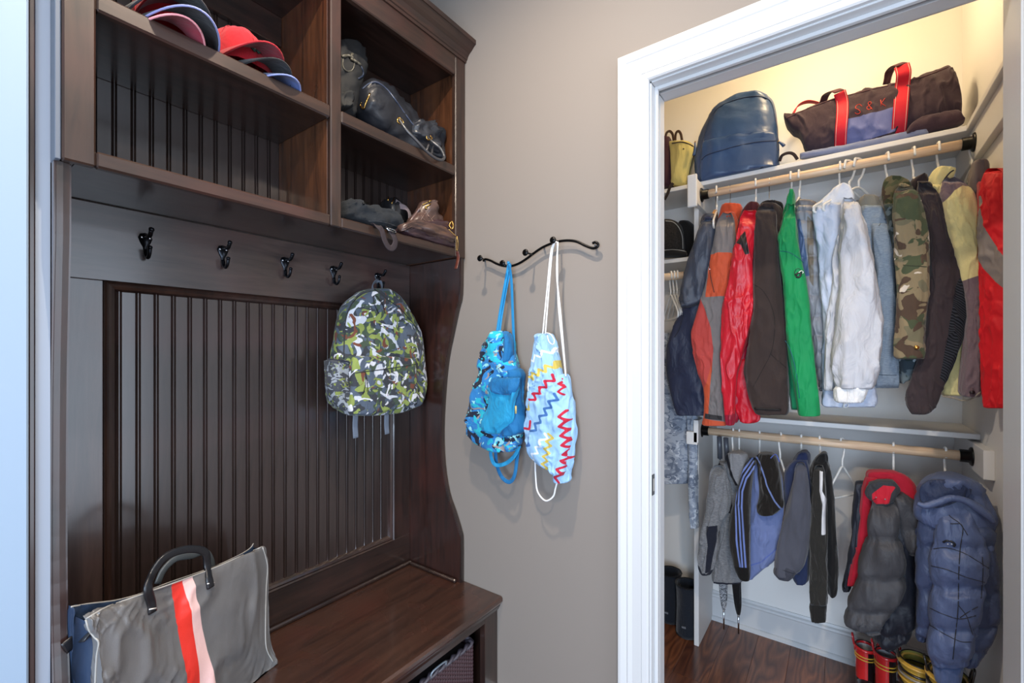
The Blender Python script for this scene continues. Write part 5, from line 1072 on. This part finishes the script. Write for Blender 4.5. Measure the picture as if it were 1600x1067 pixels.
# dark canvas tote with red straps
t = garment('canvas_tote', 'dark canvas tote with red straps and red letters on the top closet shelf', 'bag', (1370, 225), 2.2)
DT = fabric('#41343b', .9, .5, 700, .15, .15, .4, regs=('#6b72a0',))
def cols_(s): return rows_of(s)
DTm = DT
pc('body', '1226,186,190 1230,184,198 1238,181,208 1250,176,216 1260,172,238 1275,166,245 1300,157,240 1330,149,234 1360,141,228 1400,132,220 1440,122,212 1465,112,205 1480,105,200 1486,112,196 1492,128,192 1500,155,186', 2.20, .06, .09, DTm, t, seed=84, cols=True, fold=.008, fs=(40, 40), fine=True, endf=.05,
   regs=([(1319, 197), (1397, 177), (1397, 212), (1319, 234)],))
bv = LAST['bvh']
pc('base_fold', '1414,208,214 1424,196,214 1440,186,211 1460,180,206 1480,176,202 1496,174,197 1503,182,194 1506,188,192', 2.16, .035, .04, fabric('#45353e', .9, .5, 700, .15, .15, .4), t, seed=85, cols=True, fold=.006)
pc('base_panel', '1250,240,248 1280,234,244 1320,227,238 1360,219,230 1410,208,220 1450,201,212', 2.155, .02, .03, fabric('#7f88a6', .9), t, seed=86, cols=True, fold=.003)
seam('rim_piping', [(1228, 185), (1250, 175), (1275, 165), (1300, 156), (1350, 143), (1400, 131), (1440, 121), (1482, 105)], .003, fabric('#4a3038'), t, .0, bvh=bv)
RS = fabric('#c4112a', .6, .3, 900, .1, .3, .2); ST_ = plain('#e7c6ba', .7)
def strap(pts, w_, dn):
    W = [np.array(surf(a, b, .004, bv)) if i in dn else np.array(q3(a, b, Y_(2.14+c))) for i, (a, b, c) in enumerate(pts)]
    s_ = G().tube(W, .0016, 8, wid=w_, up=(0, -1, .15), k=6).mk('strap', RS, t, True)
    for d_ in (-.38, .38):
        G().tube([p+np.array((d_*w_, -.0025, 0)) for p in W], .0008, 5, k=6).mk('stitching', ST_, s_, True)
strap([(1313, 231, 0), (1314, 205, 0), (1316, 180, 0), (1316, 160, 0), (1312, 144, -.003)], .040, (0, 1, 2, 3))
strap([(1404, 209, 0), (1406, 185, 0), (1408, 160, 0), (1410, 135, 0), (1412, 115, -.01), (1409, 102, -.003)], .044, (0, 1, 2, 3))
G().tube([q3(1312, 143, Y_(2.135)), q3(1303, 141, Y_(2.16)), q3(1291, 148, Y_(2.20)), q3(1286, 160, Y_(2.22))], .0016, 8, wid=.035, up=(-.3, 0, 1)).mk('strap_loop', fabric('#4a222c'), t, True)
G().tube([q3(1410, 101, Y_(2.135)), q3(1400, 101, Y_(2.16)), q3(1390, 112, Y_(2.20)), q3(1385, 132, Y_(2.22))], .0016, 8, wid=.035, up=(-.3, 0, 1)).mk('strap_loop', fabric('#4a222c'), t, True)
G().tube([q3(1238, 181, Y_(2.26)), q3(1246, 166, Y_(2.27)), q3(1262, 159, Y_(2.28)), q3(1280, 162, Y_(2.28)), q3(1290, 170, Y_(2.28))], .0016, 8, wid=.03, up=(0, 0, 1)).mk('rear_strap', RS, t, True)
TX = plain('#cf3a22', .6)
L_ = {'S': [[(1347, 166), (1343, 163), (1338, 165), (1337, 169), (1341, 171), (1344, 174), (1343, 177), (1339, 178), (1336, 176)]],
      '&': [[(1363, 171), (1357, 163), (1357, 160), (1360, 159), (1361, 162), (1355, 167), (1355, 170), (1359, 171), (1362, 168)]],
      'K': [[(1376, 156), (1377, 166)], [(1383, 153), (1377, 161), (1384, 166)]]}
for ch, sts in L_.items():
    g = G()
    for st in sts:
        P = crom([(a, b, 0) for a, b in st], 5) if len(st) > 3 else np.array([(a, b, 0) for a, b in st])
        g.tube([surf(p[0], p[1], .001, bv) for p in P], .0011, 6, sm=False)
    g.mk('embroidered_letter', TX, t, True)
# dark caps on the small shelf
ZMIN[0] = H(.4345)
def shelfcap(name, label, rows, Y, mat, rim):
    t = garment(name, label, 'cap', (1056, 402), Y); pc('crown', rows, Y, .05, .08, mat, t, seed=88, fold=.003, endf=.3); return t
t = shelfcap('mesh_cap', 'dark mesh cap with pale piping on the small shelf left of the divider', '344,1036,1052 348,1028,1060 356,1022,1066 370,1020,1068 385,1020,1069 400,1022,1068', 2.2, camo('#3a332c', (('#1c1815', .5, 1),), 320, .8), 0)
seam('piping', [(1040, 345), (1052, 347), (1061, 356), (1066, 370), (1067, 389)], .0018, plain('#b5b1aa', .6), t, .001)
pc('visor', '391,1030,1070 396,1024,1073 402,1024,1072', 2.16, .04, .03, fabric('#23211f'), t, seed=89); seam('visor_trim', [(1038, 391), (1050, 390), (1062, 391), (1072, 393)], .0014, plain('#c9c5bd', .6), t, .001)
t = shelfcap('baseball_cap', 'plain black cap behind the mesh cap on the small shelf', '346,1064,1078 352,1060,1084 365,1058,1088 385,1058,1086 400,1060,1082', 2.26, fabric('#1c1917', .9), 0)
# black sheepskin boots
ZMIN[0] = .001
def ugg(cx, bot, Y, label, r=.050, h=.235):
    p = Q(cx, bot, Y_(Y)); t = thing('winter_boot', label, 'boot', (p[0], p[1], .001), 'black sheepskin boots left of the divider')
    M = fabric('#20252e', .95, .6, 500, .3, .1, .6); n = 30; v = []; f = []
    prof = [(.0, .93, .95), (.012, 1.0, 1.04), (.018, .97, 1.0), (.05, 1.0, 1.02), (.09, .94, .95), (.13, .92, .92), (.2, .98, .97), (h-.01, 1.06, 1.04), (h, 1.05, 1.03), (h-.004, .92, .9), (h-.08, .85, .84)]
    for z, sx, sy in prof:
        toe = max(0, 1-z/.10)
        for j in range(n):
            a_ = 2*math.pi*j/n; y_ = math.sin(a_); w_ = .004*noise.noise((math.cos(a_)*2+cx, y_*2, z*16))
            v.append((p[0]+(r*sx+w_)*math.cos(a_), p[1]+(r*1.1*sy+w_)*y_*(1+(1.5*toe**.6 if y_ > 0 else 0)), z+.001))
    for i in range(len(prof)-1):
        for j in range(n): f.append((i*n+j, i*n+(j+1) % n, (i+1)*n+(j+1) % n, (i+1)*n+j))
    f += [tuple(range(n))[::-1]]; mk('upper', v, f, M, t, True)
    mk('lining', [v[10*n+j] for j in range(n)]+[(p[0], p[1], h-.09)], [(j, (j+1) % n, n) for j in range(n)], fabric('#0a0a0c', .95, .8), t, True)
    G().tube([v[8*n+j] for j in range(n)], .0035, 6, closed=True, sm=False).mk('rim', fabric('#0e0e12', .95, .8), t, True)
    G().tube([(v[0*n+j][0], v[0*n+j][1], .008) for j in range(n)], .006, 6, closed=True, sm=False).mk('sole', plain('#22252b', .8), t, True)
    g0 = G().tube([(p[0]-.008, p[1]-r*1.14, .058), (p[0], p[1]-r*1.17, .058), (p[0]+.008, p[1]-r*1.14, .058)], .001, 8, wid=.012, up=(0, -1, 0))
    g0 = g0.mk('heel_label', plain('#23262c', .5), t, True); g = G()
    for k_, let in enumerate('UGG'):
        L0 = [(-.4, .5), (-.4, -.3), (-.2, -.5), (.2, -.5), (.4, -.3), (.4, .5)] if let == 'U' else [(.4, .3), (.2, .5), (-.2, .5), (-.4, .3), (-.4, -.3), (-.2, -.5), (.2, -.5), (.4, -.3), (.4, 0), (.1, 0)]
        g.tube([(p[0]+(k_-1)*.0062+u*.0046, p[1]-r*1.17-.0018, .058+w2*.0075) for u, w2 in L0], .0006, 5, sm=False)
    g.mk('label_letters', plain('#c3c7cf', .5), g0, True)
    return t
ugg(1074, 960, 2.20, 'right black sheepskin boot, standing against the divider')
ugg(1047, 940, 2.27, 'left black sheepskin boot, half hidden by the door jamb')
# rain boots: open tubes
def rain_boot(label, c, Y, r, h, colors, inner, handle, group, lean=(0, 0)):
    """open rubber boot: shaft rings, foot, rim, pull handles"""
    p = Q(c[0], c[1], Y_(Y)); t = thing('rain_boot', label, 'boot', (p[0], p[1], 0), group); top = p[2]; n = 28
    main = plain(colors[0], .25, 0, .5); dark = plain(colors[1], .25, 0, .5)
    def ring(z, rr, sx=1., dx=0, dy=0): return [(p[0]+dx+lean[0]*(z-top)+rr*math.cos(a)*sx, p[1]+dy+lean[1]*(z-top)+rr*1.15*math.sin(a), z) for a in np.arange(n)*2*math.pi/n]
    prof = [(top, r), (top*.8, r*.97), (top*.55, r*.93), (.10, r*.9), (.075, r*.95)]
    v = []; f = []
    for z, rr in prof: v += ring(z, rr)
    for z, rr in ((top*.5, r*.82), (top*.98, r*.93), (top, r*.96)): v += ring(z, rr)
    m_ = len(prof); tot = m_+3
    for i in range(m_-1):
        for j in range(n): f.append((i*n+j, (i+1)*n+j, (i+1)*n+(j+1) % n, i*n+(j+1) % n))
    mk('shaft', v[:m_*n], f, main if colors[2] else dark, t, True)
    vi = v[m_*n:]; fi = [(i*n+j, i*n+(j+1) % n, (i+1)*n+(j+1) % n, (i+1)*n+j) for i in range(2) for j in range(n)]+[tuple(range(n))]
    mk('lining', vi, fi, plain(inner, .7), t, True)
    G().tube([tuple(q) for q in ring(top, r*.985)], .0022, 6, closed=True, sm=False).mk('rim', plain('#1a1416', .4), t, True)
    g = G(); pr2 = [(.0, 1.0), (.012, 1.03), (.02, .98), (.05, 1.0), (.085, .9), (.11, .6)]
    vf = []; ff = []
    for z, s_ in pr2:
        for a in np.arange(n)*2*math.pi/n:
            k = 1 if math.sin(a) > 0 else 2.6; vf.append((p[0]+r*s_*math.cos(a)*.98, p[1]+lean[1]*(z-top)*0+r*s_*k*math.sin(a)*(1 if z < .09 else .6), z))
    for i in range(len(pr2)-1):
        for j in range(n): ff.append((i*n+j, i*n+(j+1) % n, (i+1)*n+(j+1) % n, (i+1)*n+j))
    ff += [tuple(range(n))[::-1], tuple(range((len(pr2)-1)*n, len(pr2)*n))]
    mk('foot', vf, ff, dark, t, True)
    return t, p, ring, top
for k, (c, Y, lab) in enumerate((((1352, 1008), 2.16, 'red and black child\'s rain boot, leftmost by the baseboard'), ((1384, 1019), 2.10, 'red and black child\'s rain boot beside the first, nearer the door'))):
    t, p, ring, top = rain_boot(lab, c, Y, .030, .2, ('#c22327', '#1d1417', False), '#b9bcc0', 1, 'pair of red rain boots')
    v = []; f = []; n = 28                                  # red front panel
    rg_ = [ring(z, .0312*s_) for z, s_ in ((top+.0, 1), (top*.8, .98), (top*.5, .95), (.1, .95))]
    idx = [j for j in range(n) if math.sin(j*2*math.pi/n) < .25 and math.cos(j*2*math.pi/n) < .35]; idx = sorted(idx, key=lambda j: math.atan2(math.sin(j*2*math.pi/n), math.cos(j*2*math.pi/n)) % (2*math.pi))
    for r_ in rg_: v += [r_[j] for j in idx]
    q = len(idx); f = [(i*q+j, (i+1)*q+j, (i+1)*q+j+1, i*q+j+1) for i in range(3) for j in range(q-1)]; mk('front_panel', v, f, plain('#c22327', .25, 0, .5), t, True)
    for zz in (top*.86, top*.81): G().tube([tuple(a) for a in ring(zz, .0315)], .0022, 6, closed=True, sm=False).mk('yellow_band', plain('#d0a53a', .4), t, True)
    G().tube([tuple(a) for a in ring(top-.006, .031)], .006, 6, closed=True, sm=False).mk('cuff', plain('#c22327', .25, 0, .5), t, True)
    for sx in (-1, 1): G().tube([(p[0]+sx*.030, p[1], top-.03), (p[0]+sx*.037, p[1]-.008, top+.012), (p[0]+sx*.040, p[1]-.004, top+.028), (p[0]+sx*.038, p[1]+.006, top+.026), (p[0]+sx*.032, p[1]+.010, top-.02)], .0028, 8, wid=.008, up=(1, 0, 0)).mk('pull_handle', plain('#b31f26', .3, 0, .4), t, True)
for k, (c, Y, lab) in enumerate((((1434, 1030), 2.02, 'yellow and black striped rain boot right of the red ones'), ((1482, 1052), 1.90, 'yellow and black striped rain boot under the blue puffer cuff'))):
    t, p, ring, top = rain_boot(lab, c, Y, .046, .2, ('#c39a3c', '#22201d', True), '#8f8638', 1, 'pair of yellow rain boots')
    for zz, col, th_ in ((top-.010, '#c9a046', .009), (top-.033, '#1b1917', .006), (top-.048, '#8e867b', .005), (top-.062, '#c39a3c', .005), (top-.08, '#1b1917', .006)):
        G().tube([tuple(a) for a in ring(zz, .0465)], .0035, 6, closed=True, sm=False, wid=th_*2, up=None).mk('band', plain(col, .3, 0, .4), t, True)
    for sx in (-1, 1): G().tube([(p[0]+sx*.045, p[1], top-.04), (p[0]+sx*.052, p[1]-.010, top+.012), (p[0]+sx*.056, p[1]-.005, top+.034), (p[0]+sx*.053, p[1]+.010, top+.026), (p[0]+sx*.046, p[1]+.014, top-.02)], .003, 8, wid=.009, up=(1, 0, 0)).mk('pull_handle', plain('#1f1c1a', .3, 0, .4), t, True)
